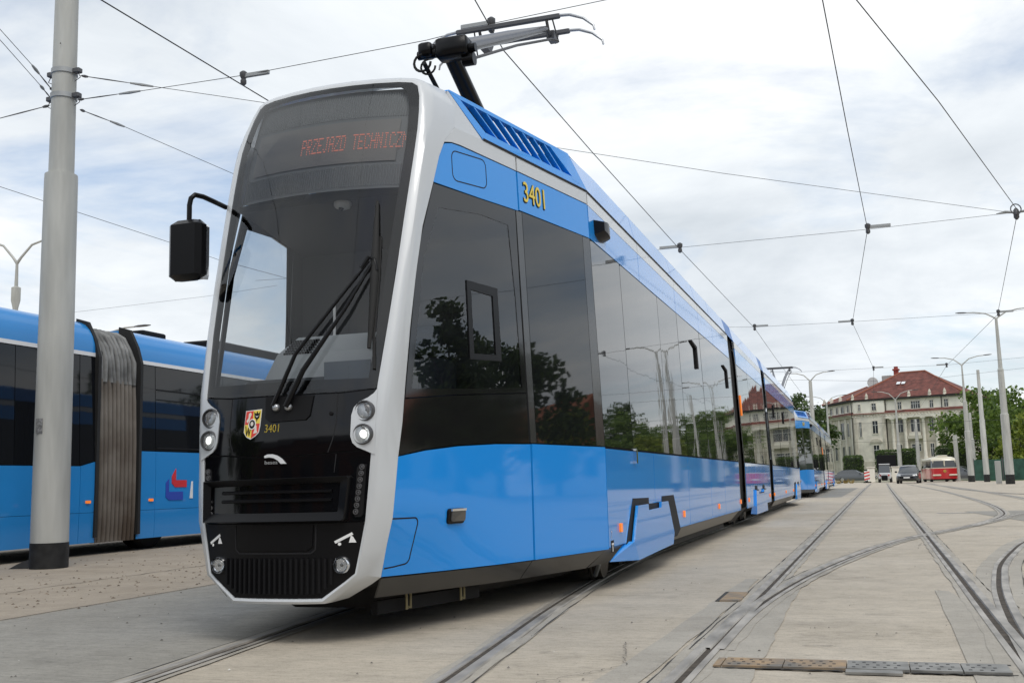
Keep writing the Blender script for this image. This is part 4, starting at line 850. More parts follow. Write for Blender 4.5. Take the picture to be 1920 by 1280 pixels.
# ------------------------------------------------------------------ poles, lamps
def pole(name, label, cat, x, y, segs, black, lamp=None, sleeve=True, group=None, lean=(0, 0), n=20):
    """segs: list of (z, radius) from the ground; lamp: (span, rise, arm angle about z)"""
    r = thing(name, label, cat, (x, y, 0), 0, group)
    f = lambda z: (lean[0]*z, lean[1]*z)
    prof = []
    b = MB(); rows = []
    for z, rad in segs:
        ox, oy = f(z); rows.append([(ox+rad*cos(2*pi*k/n), oy+rad*sin(2*pi*k/n), z) for k in range(n)])
    b.loft(rows, True, True); b.build('shaft', LGREY, r, 40)
    if black:
        MB().lathe([(segs[0][1]*1.012, 0), (segs[0][1]*1.012, black)], n, 'z').build('black_base', mat('bitumen_base', (.012, .012, .012), .7, var=.6, vscale=9), r, 40)
    if lamp:
        sp, rise, ang = lamp; zt = segs[-1][0]; ox, oy = f(zt)
        for s in (1, -1):
            dx_, dy_ = s*cos(ang), s*sin(ang)
            pts = [(0, 0), (.10, .25), (.35, .75), (.75, 1.0), (1, 1.03)]
            P = [(ox+dx_*sp*a*.85, oy+dy_*sp*a*.85, zt+rise*h) for a, h in pts]
            arm = MB().tube(P, [.06, .05, .045, .04, .035], 8).build('lamp_arm', LGREY, r, 50)
            e = P[-1]; L_ = sp*.22+.25
            hd = MB(); rows = []
            for t, wd_, th in ((0, .06, .03), (.25, .13, .05), (.7, .14, .05), (1, .05, .02)):
                cx, cy, cz = e[0]+dx_*L_*t, e[1]+dy_*L_*t, e[2]+.04*t
                rows.append([(cx-dy_*wd_*s*q, cy+dx_*wd_*s*q, cz+th*h) for q, h in ((-1, 0), (-.6, 1), (.6, 1), (1, 0), (.6, -.6), (-.6, -.6))])
            hd.loft(rows, True, True).build('lamp_head', STEELD, arm, 50)
    return r
BP = pole('catenary_pole', 'thick pale grey pole with black base in front of the left bus', 'pole', -9.17, 10.3, [(0,.215),(4.70,.195),(4.76,.192),(4.77,.150),(9.5,.128)], .30)
for z, rad in ((5.76, .146), (6.08, .145)):
    c = MB().lathe([(rad+.004,-.035),(rad+.014,-.03),(rad+.014,.03),(rad+.004,.035)], 20, 'z', (0, 0, z)).build('clamp', GALV, BP, 40)
    for s in (1, -1): MB().cbox(s*(rad+.05)-.05, s*(rad+.05)+.05, -.04, .04, z-.03, z+.03, .008).tube([(s*(rad+.06),0,z-.02),(s*(rad+.10),0,z-.09),(s*(rad+.02),0,z-.13)], .006, 5).build('clamp_lug', STEELD, c)
MB().box(-.04,.05,-.2135,-.205,1.58,1.75).map(lambda x, y, z: (x-.02, y-.004, z)).build('sticker', mat('sticker', (.05, .05, .05), .6, var=.9, vscale=40, var2=(.3, .3, .3)), BP)
MB().lathe([(.008,-.15),(.008,-.155),(.001,-.156)], 8, 'y', (.06, 0, 6.4)).build('bolt_hole', BLKM, BP)
MB().add([(-.21,-.10,.0),(-.45,-.16,.0),(-.30,.0,.0),(-.22,-.03,.12),(-.36,-.10,.06)], [(0,1,4,3),(1,2,4),(2,3,4),(0,3,2,1)]).build('base_lump', mat('bitumen_base'), BP)
LG = 'double-armed street lamps'
pole('catenary_pole', 'tallest right pole with black base and double lamp arms on top', 'pole', 9.12, 76.9, [(0,.285),(4.6,.265),(4.65,.215),(7.6,.19),(7.65,.14),(11.0,.09)], .62, (2.1, .55, radians(-8)))
pole('catenary_pole', 'bare right pole with black base, no lamp on top', 'pole', 9.74, 97.0, [(0,.24),(5.2,.215),(5.25,.18),(7.4,.17),(7.45,.14),(9.4,.12)], .62)
pole('catenary_pole', 'right pole with black base and lamp arms, nearest the red bus', 'pole', 8.87, 100.7, [(0,.27),(4.4,.25),(4.45,.205),(7.0,.18),(7.05,.11),(10.2,.06)], .55, (2.1, .75, radians(-5)), lean=(-.003, 0))
pole('catenary_pole', 'slim grey pole between the two right black-based poles', 'pole', 10.2, 112.0, [(0,.22),(4.0,.2),(4.05,.14),(6.6,.12)], 0)
pole('catenary_pole', 'short pale pole right of the red bus', 'pole', 9.0, 116.0, [(0,.22),(4.6,.20)], 0)
pole('street_lamp', 'lamp post with double arms in front of the villa facade', 'lamp', 3.95, 128.0, [(0,.25),(4.2,.23),(4.25,.16),(9.2,.08)], 0, (2.2, 1.0, 0), group=LG)
pole('catenary_pole', 'pale pole right of the lamp post in front of the villa', 'pole', 5.9, 127.0, [(0,.22),(4.0,.20),(6.9,.12)], 0)
pole('street_lamp', 'lamp post with double arms rising behind the second tram', 'lamp', -3.9, 95.0, [(0,.22),(5.0,.19),(9.0,.14)], 0, (1.75, .75, 0), group=LG)
pole('street_lamp', 'farther small lamp post between second tram and villa', 'lamp', -4.2, 150.0, [(0,.22),(5.0,.16),(10.6,.10)], 0, (2.4, 1.0, 0), group=LG)
pole('street_lamp', 'lamp post with thin arms above the left end of the bus', 'lamp', -30.45, 32.0, [(0,.16),(5.0,.13),(8.0,.10),(8.3,.17),(8.8,.17),(8.85,.07),(9.75,.05)], 0, (1.9, .95, radians(15)), group=LG)
pole('street_lamp', 'lamp post whose head shows over the rear half of the bus', 'lamp', -33.5, 40.0, [(0,.16),(5.0,.13),(7.6,.07)], 0, (2.4, .85, radians(10)), group=LG)
for i, (x, y, h) in enumerate(((14.5, 58, 10.2), (17.0, 42, 9.5), (24, 95, 10.5))):
    pole('street_lamp', ['lamp post beyond the right edge, middle of the yard', 'lamp post beyond the right edge, nearest', 'lamp post beyond the right edge, farthest'][i], 'lamp', x, y, [(0,.25),(4.5,.22),(4.6,.17),(h,.08)], 0, (2.2, .8, radians(-10)), group=LG)

# ------------------------------------------------------------------ overhead wires
WIRES = [('contact_wire', 'black contact wire running above the nearest tram and its pantograph', 0.0065, [(-3.0, -33, 5.6), (-3.3, 9.2, 5.53), (-3.43, 10.46, 5.53), (-3.4, 14.32, 5.53), (-3.29, 21.35, 5.53), (-2.98, 33.86, 5.53), (-3.03, 43.11, 5.53), (-3.1, 95, 5.5)]),
 ('contact_wire', 'thick contact wire crossing the sky left of the tram roof', 0.0075, [(-6.73, -33, 5.65), (-6.73, 8.02, 5.6), (-6.67, 11.0, 5.6), (-6.6, 40, 5.55), (-6.6, 90, 5.5)]),
 ('contact_wire', 'contact wire zigzagging down the sky right of the tram', 0.0065, [(-0.3, -33, 5.6), (-0.08, 10.51, 5.55), (0.1, 14.84, 5.55), (0.38, 21.19, 5.55), (-0.03, 34.32, 5.55), (0.72, 49.65, 5.55), (1.1, 95, 5.5)]),
 ('contact_wire', 'contact wire slanting to the junction at the right edge', 0.0065, [(-3.5, -33, 5.6), (0.24, 10.63, 5.55), (1.22, 14.08, 5.55), (2.99, 20.81, 5.55), (4.17, 34.74, 5.55), (3.8, 50.3, 5.55), (4.06, 69.64, 5.55), (4.5, 140, 5.5)]),
 ('span_wire', 'span wire from the big pole over the pantograph to the top edge', 0.004, [(-8.96, 10.3, 5.7), (-8.0, 10.28, 5.67), (-6.57, 10.25, 5.64), (-4.17, 10.05, 5.6), (-3.38, 9.98, 5.63), (-2.13, 9.9, 5.64), (-0.74, 9.7, 5.62)]),
 ('span_wire', 'long span wire from the big pole behind the tram to the right junction', 0.004, [(-8.93, 10.3, 6.01), (-8.51, 11.2, 6.13), (-7.65, 12.4, 6.21), (-1.86, 16.91, 5.75), (3.02, 21.24, 5.6)]),
 ('span_wire', 'span wire sagging from the big pole towards the tram frame', 0.004, [(-8.92, 10.3, 5.57), (-8.92, 11.15, 5.62), (-8.95, 13.69, 5.7), (-8.91, 18.59, 5.8)]),
 ('span_wire', 'short span wire leaving the left edge for the big pole', 0.004, [(-9.37, 10.3, 5.69), (-10.05, 9.7, 5.31)]),
 ('span_wire', 'upper of two wires from the big pole to the left edge', 0.004, [(-9.35, 10.3, 5.88), (-9.12, 9.7, 5.95), (-8.62, 8.24, 6.1)]),
 ('span_wire', 'lower of two wires from the big pole to the left edge', 0.004, [(-9.37, 10.3, 5.78), (-9.31, 10.05, 5.85), (-8.64, 8.27, 6.0)]),
 ('span_wire', 'span wire between the tram contact wire and the right junction', 0.004, [(-14, 22.5, 6.0), (-6.62, 21.8, 5.66), (-3.32, 21.55, 5.62), (0.39, 21.51, 5.62), (3.02, 21.24, 5.62), (12, 19, 6.2)]),
 ('span_wire', 'second span wire across the right half of the sky', 0.0045, [(-13, 33, 6.1), (-3.02, 34.33, 5.63), (-0.05, 34.64, 5.63), (4.29, 35.11, 5.66), (12, 35.5, 6.2)]),
 ('span_wire', 'third span wire low over the villa roof', 0.005, [(-12, 49, 6.1), (-2.5, 50.54, 5.65), (0.73, 50.39, 5.62), (3.86, 51.11, 5.65), (14, 52, 6.2)]),
 ('span_wire', 'far span wire just above the villa chimneys', 0.006, [(-14, 66, 6.0), (-3.25, 53.85, 5.6), (2.48, 59.76, 5.7), (8.33, 61.12, 6.2), (18, 68, 6.4)]),
 ('feeder_cable', 'thin cable behind the big pole and the wing mirror', 0.005, [(-13.48, 13.06, 6.0), (-13.44, 13.68, 6.0), (-13.39, 18.24, 6.0), (-13.45, 20.07, 6.0), (-9, 60, 6.0)]),
 ('feeder_cable', 'thin pale cable above the roof of the left bus', 0.006, [(-40.25, 40.0, 9.25), (-34.59, 40.0, 9.34), (-28.7, 42.0, 9.95), (-25.59, 43.0, 10.37)]),
 ('feeder_cable', 'cable crossing the villa roof to the right poles', 0.012, [(-0.48, 105.0, 8.07), (8.86, 105.0, 7.8), (15.99, 105.0, 8.12)]),
 ('feeder_cable', 'cable at the height of the villa upper floor', 0.012, [(-0.61, 100.0, 5.43), (8.27, 100.0, 5.24), (15.02, 100.0, 5.27)]),
 ('feeder_cable', 'lowest cable in front of the villa columns', 0.012, [(-0.79, 110.0, 4.05), (8.96, 110.0, 3.9), (16.35, 110.0, 3.77)]),
 ('span_wire', 'span wire behind the camera, mirrored in the windscreen', 0.006, [(-22, -7, 6.2), (-6.7, -6, 5.7), (-3.1, -5.8, 5.66), (9, -5, 6.2)])]
HANGERS = [('tram contact wire beside the pantograph', (-3.4, 9.98, 5.62), -1), ('thick wire left of the tram roof', (-6.56, 10.25, 5.61), 1), ('tram contact wire over its roof', (-3.32, 21.55, 5.62), -1), ('tram contact wire near the second bellows', (-3.02, 34.33, 5.63), 1), ('zigzag wire at its upper bend', (0.39, 21.41, 5.62), 1), ('zigzag wire at its middle bend', (-0.03, 34.65, 5.63), -1), ('zigzag wire above the villa', (0.73, 50.39, 5.62), 1), ('slanting wire near the lamp arms', (4.24, 35.09, 5.66), 1), ('slanting wire right of the villa chimney', (3.86, 51.11, 5.65), -1)]
NODE = (3.02, 21.24, 5.62)

for name, label, r, pts in WIRES:
    t = thing(name, label, 'wire')
    MB().tube(pts, r, 5).build('wire', WIRE, t)
    if name == 'span_wire' and 'big pole' in label:
        a, b = Vector(pts[0]), Vector(pts[1]); d = (b-a)
        for f0, f1, rr in ((.02, .10, .020), (.10, .62, .009), (.66, .98, .020)):
            MB().tube([a+d*f0, a+d*((f0+f1)/2), a+d*f1], [rr*.6, rr, rr*.6], 6).build('insulator' if rr > .01 else 'turnbuckle', STEELD if rr < .01 or f0 < .05 else GALV, t, 50)
for label, p, s in HANGERS:
    k = 1.0 if p[1] < 15 else 1.25
    t = thing('wire_hanger', 'grey insulated hanger on the '+label, 'hanger', p, 0, 'contact wire hangers')
    MB().lathe([(.02,-.09*k),(.035*k,-.07*k),(.035*k,-.03*k),(.025*k,-.02*k),(.045*k,.02*k),(.045*k,.06*k),(.02,.08*k)], 10, 'z').build('insulator', STEELD, t, 40)
    MB().cbox(min(0, s*.34*k), max(0, s*.34*k), -.02, .02, -.005, .045*k, .006).build('bar', GALV, t)
nd = thing('wire_junction', 'cluster of clamps where wires meet at the right edge', 'clamp', NODE)
MB().tube([(.09*cos(a*pi/6), .05*sin(a*pi/6), .06+.11*sin(a*pi/6)) for a in range(13)], .012, 6).build('loop', STEELD, nd)
MB().lathe([(.02,-.14),(.05,-.10),(.05,.04),(.02,.08)], 10, 'z').build('insulator', STEELD, nd, 40)
MB().tube([(-.34,0,.0),(-.18,0,.025),(.0,0,.0)], [.012,.03,.02], 8).tube([(.05,0,0),(.2,0,.02),(.34,0,.0)], [.02,.03,.012], 8).build('clamp', GALV, nd, 50)

# ------------------------------------------------------------------ villa
STONE = mat('villa_stone', (.60, .55, .46), .85, var=.18, vscale=.8, bump=.3, bscale=8, bdist=.03)
STONEL = mat('villa_pale_stone', (.74, .69, .60), .85, var=.15, vscale=.9, bump=.2, bscale=8, bdist=.03)
CREAM = mat('villa_cream_render', (.84, .80, .70), .85, var=.10, vscale=.6)
TILE = mat('red_roof_tiles', (.14, .045, .034), .8, var=.35, vscale=1.3, bump=.8, bscale=9, bdist=.08)
EAVE = mat('dark_eave', (.035, .033, .03), .8)
PANE = mat('house_pane', (.035, .04, .048), .08, ior=1.5)
FRAMEW = mat('window_white', (.6, .6, .58), .6)
def villa():
    r = thing('villa', 'large pale stone villa with red hipped roof and columned front', 'building', (-1.16, 184, 0), radians(-18))
    A, B, F1, F2, F3 = (0, 0), (-7.2, 8.17), (17.4, 0), (17.4, 15), (-3, 18)
    foot = [A, F1, F2, F3, B]
    MB().prism([(0,0),(17.4,0),(17.4,15),(-3,18),(-7.2,8.17)], 0, 10.55, 'z').build('wall', STONE, r)
    def out(poly, d):
        cx = sum(p[0] for p in poly)/len(poly); cy = sum(p[1] for p in poly)/len(poly)
        return [(p[0]+d*(1 if p[0] > cx else -1), p[1]+d*(1 if p[1] > cy else -1)) for p in poly]
    MB().prism(out(foot, .25), 10.25, 10.55, 'z').prism(out(foot, .5), 10.55, 10.68, 'z').build('cornice', STONEL, r)
    a, b_ = out(foot, .62), out(foot, .05)
    MB().loft([[(x, y, 10.68) for x, y in a], [(x, y, 11.12) for x, y in b_]], True).build('tiled_ledge', TILE, r)
    MB().prism(foot, 10.7, 13.0, 'z').build('attic_wall', CREAM, r)
    MB().prism(out(foot, .55), 12.82, 13.12, 'z').build('eave', EAVE, r)
    e = out(foot, .62); R0, R1, R2 = (6.2, 7.2, 17.7), (10.2, 7.2, 17.7), (-.5, 10.5, 16.0)
    E_ = [(x, y, 13.12) for x, y in e]
    V = E_+[R0, R1, R2]
    rf = MB().add(V, [(0,1,6,5),(1,2,6),(2,3,5,6),(3,4,7),(3,7,5),(4,0,7),(0,5,7)]).build('roof', TILE, r)
    for p, q in ((E_[0], R0), (E_[1], R1), (R0, R1), (E_[4], R2)):
        MB().tube([Vector(p)+Vector((0,0,.05)), Vector(q)+Vector((0,0,.05))], .14, 6).build('ridge_tile', mat('ridge', (.28, .10, .06), .8), rf)
    ch = MB().cbox(5.0,5.7,7.4,8.1,16.4,18.2,.05).cbox(4.85,5.85,7.25,8.25,18.2,18.5,.05).tube([(5.35,7.75,18.5),(5.35,7.75,18.9)], .35, 8).build('chimney', mat('red_chimney', (.28, .05, .04), .8), rf)
    MB().cbox(2.6,4.2,8.6,10.2,14.5,17.6,.05).build('chimney', mat('grey_chimney', (.36, .35, .34), .9), rf)
    MB().lathe([(.9,-.12),(.95,0),(.7,.15),(.05,.18)], 16, 'y', (.9,9.0,16.6)).build('satellite_dish', mat('dish', (.55, .55, .54), .6), rf)
    MB().tube([(.9,9.2,14.5),(.9,9.2,16.6)], .06, 6).build('dish_post', GALV, rf)
    for u in (6.55, 7.35):
        sk = MB().add([(u,3.6,15.62),(u+.6,3.6,15.62),(u+.6,4.3,16.05),(u,4.3,16.05)], [(0,1,2,3)]).map(lambda x, y, z: (x, y-.6, z-.10)).build('skylight', mat('skylight_pane', (.75, .78, .8), .08), rf)
    for u in (.3, 2.6, 9.4, 12.6, 14.9):
        MB().lathe([(.36,0),(.22,.35),(.26,.5),(.15,.8),(.03,1.05)], 8, 'z', (u,-.3,13.1)).build('roof_finial', STONE, rf)
    for t in (.35, .7, 1.0):
        MB().lathe([(.4,0),(.28,.4),(.3,.55),(.18,.85),(.03,1.1)], 8, 'z', (-7.2*t-.2,8.17*t-.3,13.1)).build('roof_finial', STONE, rf)
    def win(u0, u1, z0, z1, v=0.0, mul=1, trans=None):
        f = MB().box(u0-.16,u1+.16,v-.10,v+.02,z0-.14,z0-.02).box(u0-.14,u0-.02,v-.08,v+.02,z0,z1).box(u1+.02,u1+.14,v-.08,v+.02,z0,z1).box(u0-.16,u1+.16,v-.10,v+.02,z1,z1+.14).build('window', STONEL, r)
        p = MB().box(u0,u1,v-.03,v+.03,z0,z1).build('pane', PANE, f)
        g = MB()
        for k in range(1, mul+1): x = u0+(u1-u0)*k/(mul+1); g.box(x-.04,x+.04,v-.06,v+.02,z0,z1)
        zz = z0+(z1-z0)*.66; g.box(u0,u1,v-.055,v+.02,zz-.04,zz+.04)
        g.build('glazing_bar', FRAMEW, f)
    # bays
    MB().box(.25,5.4,-.45,.0,0,10.24).build('corner_bay', STONEL, r); MB().box(14.3,17.3,-.45,.0,0,10.24).build('right_bay', STONEL, r)
    MB().box(.3,5.35,-.40,.0,10.72,12.8).build('attic_bay', CREAM, r)
    MB().box(5.6,14.2,-1.0,.0,9.75,10.24).build('entablature', STONEL, r)
    MB().box(5.6,14.2,-1.0,.0,0,3.2).build('terrace', STONE, r)
    for u in (6.62, 8.56, 11.4, 13.35):
        c = MB().lathe([(.34,0),(.34,.2),(.28,.3),(.24,6.1),(.30,6.2),(.36,6.5)], 14, 'z', (u,-.62,3.2)).build('column', STONEL, r, 40)
        MB().cbox(u-.40,u+.40,-1.0,-.25,9.55,9.75,.03).build('capital', STONEL, c)
    for u in (.55, 5.1, 14.55, 17.05): MB().box(u-.2,u+.2,-.53,-.45,0,10.2).build('pilaster', STONE, r)
    nden = 34
    for k in range(nden): MB().box(.1+k*.51,.28+k*.51,-1.1 if 5.6 < .2+k*.51 < 14.2 else -.62,-.4,10.25,10.42).build('dentil', STONEL, r)
    win(3.4,4.05,11.25,12.35,-.40); win(1.2,1.5,11.3,12.3,-.40)
    for u0, u1, m in ((7.45,8.0,1),(9.55,10.9,3),(12.45,12.95,1),(14.65,15.2,1)): win(u0,u1,11.2,12.35,0,m)
    win(3.35,4.15,7.5,9.5,-.45); win(1.2,1.5,7.0,9.4,-.45)
    for u0, u1, m in ((7.15,8.05,1),(9.3,10.65,2),(12.2,12.75,1)): win(u0,u1,7.5,9.5,0,m)
    win(14.65,15.3,7.4,9.3,-.45); win(3.3,4.15,3.4,5.55,-.45)
    for u0, u1, z0 in ((7.15,7.65,3.6),(9.25,10.6,4.4),(12.1,12.6,3.5)): win(u0,u1,z0,5.5,0)
    win(14.55,15.45,4.65,5.45,-.45)
    MB().box(8.9,11.1,-.85,0,6.35,6.9).build('balcony', STONE, r); MB().box(9.1,10.9,-.80,.0,6.9,7.3).build('balcony_rail', STONEL, r)
    for u in (3.75, 15.0): MB().prism([(u-1.0,5.95),(u+1.0,5.95)]+arc(u,5.95,.98,0,180,10)[1:-1], -.62, -.45, 'y').map(lambda x, y, z: (x, y, 5.95+(z-5.95)*.7)).build('window_pediment', STONE, r)
    for z0, z1 in ((.0, 3.0),): MB().box(.2,17.35,-.5,-.46,z0,z1).build('plinth', STONE, r)
    for u in (.05, 5.5, 14.25): MB().tube([(u,-.5 if u < 1 else -.08,0),(u,-.5 if u < 1 else -.08,12.8)], .07, 6).build('downpipe', EAVE, r)
    # left wing
    dx_, dy_ = -7.2/10.89, 8.17/10.89; nx, ny = -dy_, dx_
    def wing(t, o, z): return (dx_*t+nx*(-o) if False else dx_*t+(-dy_)*o, dy_*t+dx_*o, z)
    for t0, t1, z0, z1 in ((1.2,1.9,11.25,12.35),(3.2,4.4,11.25,12.35),(5.8,6.6,11.25,12.35),(8.2,9.2,11.25,12.35),(1.5,2.3,7.2,9.4),(3.6,5.0,6.8,9.6),(7.0,8.0,7.2,9.4),(3.8,4.8,3.4,5.6),(7.0,8.0,3.4,5.6),(1.5,2.3,3.4,5.6)):
        f = MB(); 
        for a0, a1, c0, c1 in ((t0-.15,t1+.15,z0-.14,z0),(t0-.15,t1+.15,z1,z1+.14),(t0-.13,t0,z0,z1),(t1,t1+.13,z0,z1)):
            f.loft([[wing(a0,.02,c0),wing(a0,.1,c0),wing(a1,.1,c0),wing(a1,.02,c0)],[wing(a0,.02,c1),wing(a0,.1,c1),wing(a1,.1,c1),wing(a1,.02,c1)]], True, True)
        f = f.build('window', STONEL, r)
        MB().loft([[wing(t0,-.05,z0),wing(t0,.03,z0),wing(t1,.03,z0),wing(t1,-.05,z0)],[wing(t0,-.05,z1),wing(t0,.03,z1),wing(t1,.03,z1),wing(t1,-.05,z1)]], True, True).build('pane', PANE, f)
        tm = (t0+t1)/2; MB().loft([[wing(tm-.05,.0,z0),wing(tm-.05,.06,z0),wing(tm+.05,.06,z0),wing(tm+.05,.0,z0)],[wing(tm-.05,.0,z1),wing(tm-.05,.06,z1),wing(tm+.05,.06,z1),wing(tm+.05,.0,z1)]], True, True).build('glazing_bar', FRAMEW, f)
    for t in (.3, 2.8, 5.4, 8.9): MB().loft([[wing(t-.3,0,z),wing(t-.3,.18,z),wing(t+.3,.18,z),wing(t+.3,0,z)] for z in (0, 10.24)], True, True).build('pilaster', STONEL, r)
    return r
villa()

# ------------------------------------------------------------------ trees, hedges
def leafmat(name, c, tr=.35):
    m = bpy.data.materials.new(name); m.use_nodes = True; t = m.node_tree; b = t.nodes['Principled BSDF']; o = t.nodes['Material Output']
    b.inputs['Roughness'].default_value = .6
    g = t.nodes.new('ShaderNodeNewGeometry'); rr = t.nodes.new('ShaderNodeValToRGB'); rr.color_ramp.elements[0].color = (c[0]*.55, c[1]*.6, c[2]*.6, 1); rr.color_ramp.elements[1].color = (min(1, c[0]*1.7), c[1]*1.45, c[2]*1.2, 1)
    t.links.new(g.outputs['Random Per Island'], rr.inputs[0]); t.links.new(rr.outputs[0], b.inputs['Base Color'])
    tl = t.nodes.new('ShaderNodeBsdfTranslucent'); t.links.new(rr.outputs[0], tl.inputs[0]); mx = t.nodes.new('ShaderNodeMixShader'); mx.inputs[0].default_value = tr
    t.links.new(b.outputs[0], mx.inputs[1]); t.links.new(tl.outputs[0], mx.inputs[2]); t.links.new(mx.outputs[0], o.inputs[0]); return m
LEAF = [leafmat('leaf_mid', (.10, .175, .032)), leafmat('leaf_dark', (.055, .10, .028)), leafmat('leaf_light', (.17, .235, .035)), leafmat('leaf_hedge', (.06, .11, .025))]
BARK = mat('bark', (.07, .055, .04), .9, var=.4, vscale=4)
def rnd_unit():
    while True:
        v = Vector((random.uniform(-1, 1), random.uniform(-1, 1), random.uniform(-1, 1)))
        if .05 < v.length < 1: return v.normalized()
def leaf_quad(b, p, s):
    n = rnd_unit(); a = n.orthogonal().normalized()*s; c = n.cross(a).normalized()*s*random.uniform(.5, .8)
    b.add([p-a, p+c, p+a, p-c], [(0,1,2,3)])
def tree_meshes(seed, H, R, th, nclump, nleaf, ls, conic=0.0):
    random.seed(seed); tr = MB(); cr = MB()
    tr.tube([(0,0,0),(.05,.03,th*.5),(.0,.1,th),(.1,.0,th+(H-th)*.45),(.05,.05,H*.85)], [.035*H*.8,.03*H*.8,.024*H*.8,.014*H*.8,.02], 9)
    cl = []
    for _ in range(nclump):
        u = rnd_unit(); k = random.random()**.45
        z = u.z*k; zc = th+(H-th)*(.5+.5*z)*.98
        w_ = R*(1-conic*max(0, (zc-th)/(H-th)))*sqrt(max(.05, 1-(z*.85)**2))
        p = Vector((u.x*k*w_*1.1, u.y*k*w_*1.1, zc)); cl.append(p)
    for p in random.sample(cl, min(14, len(cl))):
        b0 = Vector((0.03, .05, max(th*.8, p.z-R*.7-.5))); m = b0*.5+p*.5+Vector((0, 0, -.1*R)); tr.tube([b0, m, p], [.10*H/10, .06*H/10, .015], 5)
    for p in cl:
        rr = R*random.uniform(.18, .36)
        for _ in range(nleaf):
            q = p+rnd_unit()*rr*random.random()**.5; q.z = max(th*.55, p.z+(q.z-p.z)*.75); leaf_quad(cr, q, ls*random.uniform(.6, 1.3))
    return tr.mesh('trunk', BARK, 50), cr
TREES = []
for i, (H, R, th, nc, nl, ls, con, lm) in enumerate([(11, 5.0, 1.6, 62, 85, .24, .15, 0), (12.5, 5.5, 2.0, 66, 85, .25, .25, 1), (9.0, 4.2, 1.2, 52, 85, .22, .1, 2), (14, 3.2, 1.5, 60, 80, .24, .75, 1)]):
    t_, c_ = tree_meshes(20+i, H, R, th, nc, nl, ls, con); TREES.append((t_, c_.mesh('crown', LEAF[lm])))
random.seed(11)
def tree(kind, x, y, s, label, rz=None):
    r = thing('broadleaf_tree' if kind != 3 else 'conifer_tree', label, 'tree', (x, y, 0), random.uniform(0, 6.28) if rz is None else rz, 'trees round the yard'); r.scale = (s, s, s*random.uniform(.94, 1.05))
    link('trunk', TREES[kind][0], r); link('crown', TREES[kind][1], r)
TL = [(1,-9.5,172,1.10,'dark tree just right of the lamp post over the second tram'),(0,-15,180,1.15,'tree behind the second tram, leftmost of the far dark trees'),(1,-4.5,206,1.18,'dark tree top showing left of the villa roof'),(0,-12.5,204,1.15,'tree rising behind the villa left wing'),
 (0,-10.5,166,1.05,'bright tree between the lamp post and the villa wing'),(0,-7.0,150,.50,'low green tree at the villa left corner beside the second tram'),
 (1,22.5,200,1.15,'dark tree behind the right end of the villa roof'),(1,17.5,192,1.05,'tree peeping over the villa roof slope on the right'),(0,13.0,132,.92,'green tree overlapping the right end of the villa'),(0,16.5,124,.90,'green tree between the bare pole and the tallest pole'),(2,14.8,115,.62,'yellow-green young tree right of the slim pole'),
 (2,18.5,118,.95,'bright green tree at the right edge of the picture'),(0,22.5,128,1.05,'tall green tree just beyond the right edge'),(1,27,140,1.1,'dark tree beyond the right edge, far row'),(0,28,112,1.0,'green tree beyond the right edge, first of the near row'),(2,33,100,1.0,'light tree beyond the right edge, second of the near row'),
 (1,37,88,1.1,'dark tree beyond the right edge, third of the near row'),(0,36,72,1.0,'green tree beyond the right edge by the second lamp'),(3,34,66,.9,'dark conifer beyond the right edge'),(2,38,55,.9,'light tree beyond the right edge, near houses'),(1,33,44,.90,'dark tree beyond the right edge beside the camera side'),(3,28,36,.86,'slender conifer beyond the right edge'),
 (1,35,31,.85,'dark tree beyond the right edge, closest'),(0,44,120,1.2,'tree behind the far row on the right'),(0,48,80,1.1,'tree behind the houses on the right'),(1,38,21,.85,'dark tree beside the camera on the right'),
 (0,-52,60,1.0,'tree far behind the left bus'),(1,-60,48,1.0,'dark tree far behind the left bus, left of another')]
for k, x, y, s, lab in TL: tree(k, x, y, s, lab)
def hedge(x, y, w_, d, h, label, rz=0, rnd=.35, seed=1):
    random.seed(seed); r = thing('clipped_hedge', label, 'hedge', (x, y, 0), rz, 'clipped hedges before the villa'); b = MB()
    n = int(520*(w_*h+d*h+w_*d)/8)
    for _ in range(n):
        p = [random.uniform(-1, 1) for _ in range(3)]; ax = random.choice((0, 1, 1, 2)); p[ax] = math.copysign(random.uniform(.8, 1.0), p[ax]) if ax != 2 else random.uniform(.85, 1)
        q = Vector(p); l4 = (abs(q.x)**5+abs(q.y)**5+abs(max(q.z, 0))**5)**.2
        if l4 > 1: q /= l4
        leaf_quad(b, Vector((q.x*w_/2, q.y*d/2, h*(.5+.5*q.z))), random.uniform(.06, .14))
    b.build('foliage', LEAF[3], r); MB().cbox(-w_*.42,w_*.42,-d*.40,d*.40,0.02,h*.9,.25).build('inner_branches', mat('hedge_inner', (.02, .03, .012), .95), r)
hedge(-1.15, 138, 2.5, 2.2, 3.3, 'clipped hedge nearest the second tram, below the villa wing', seed=3)
hedge(3.0, 141, 3.2, 2.4, 3.9, 'clipped hedge behind the black sign board', seed=4); hedge(5.3, 141.5, 2.2, 2.4, 4.0, 'clipped hedge right of the lamp post, before the portico', seed=5)
hedge(10.6, 140, 4.4, 2.4, 4.2, 'wide clipped hedge behind the red bus', seed=6)
random.seed(12)

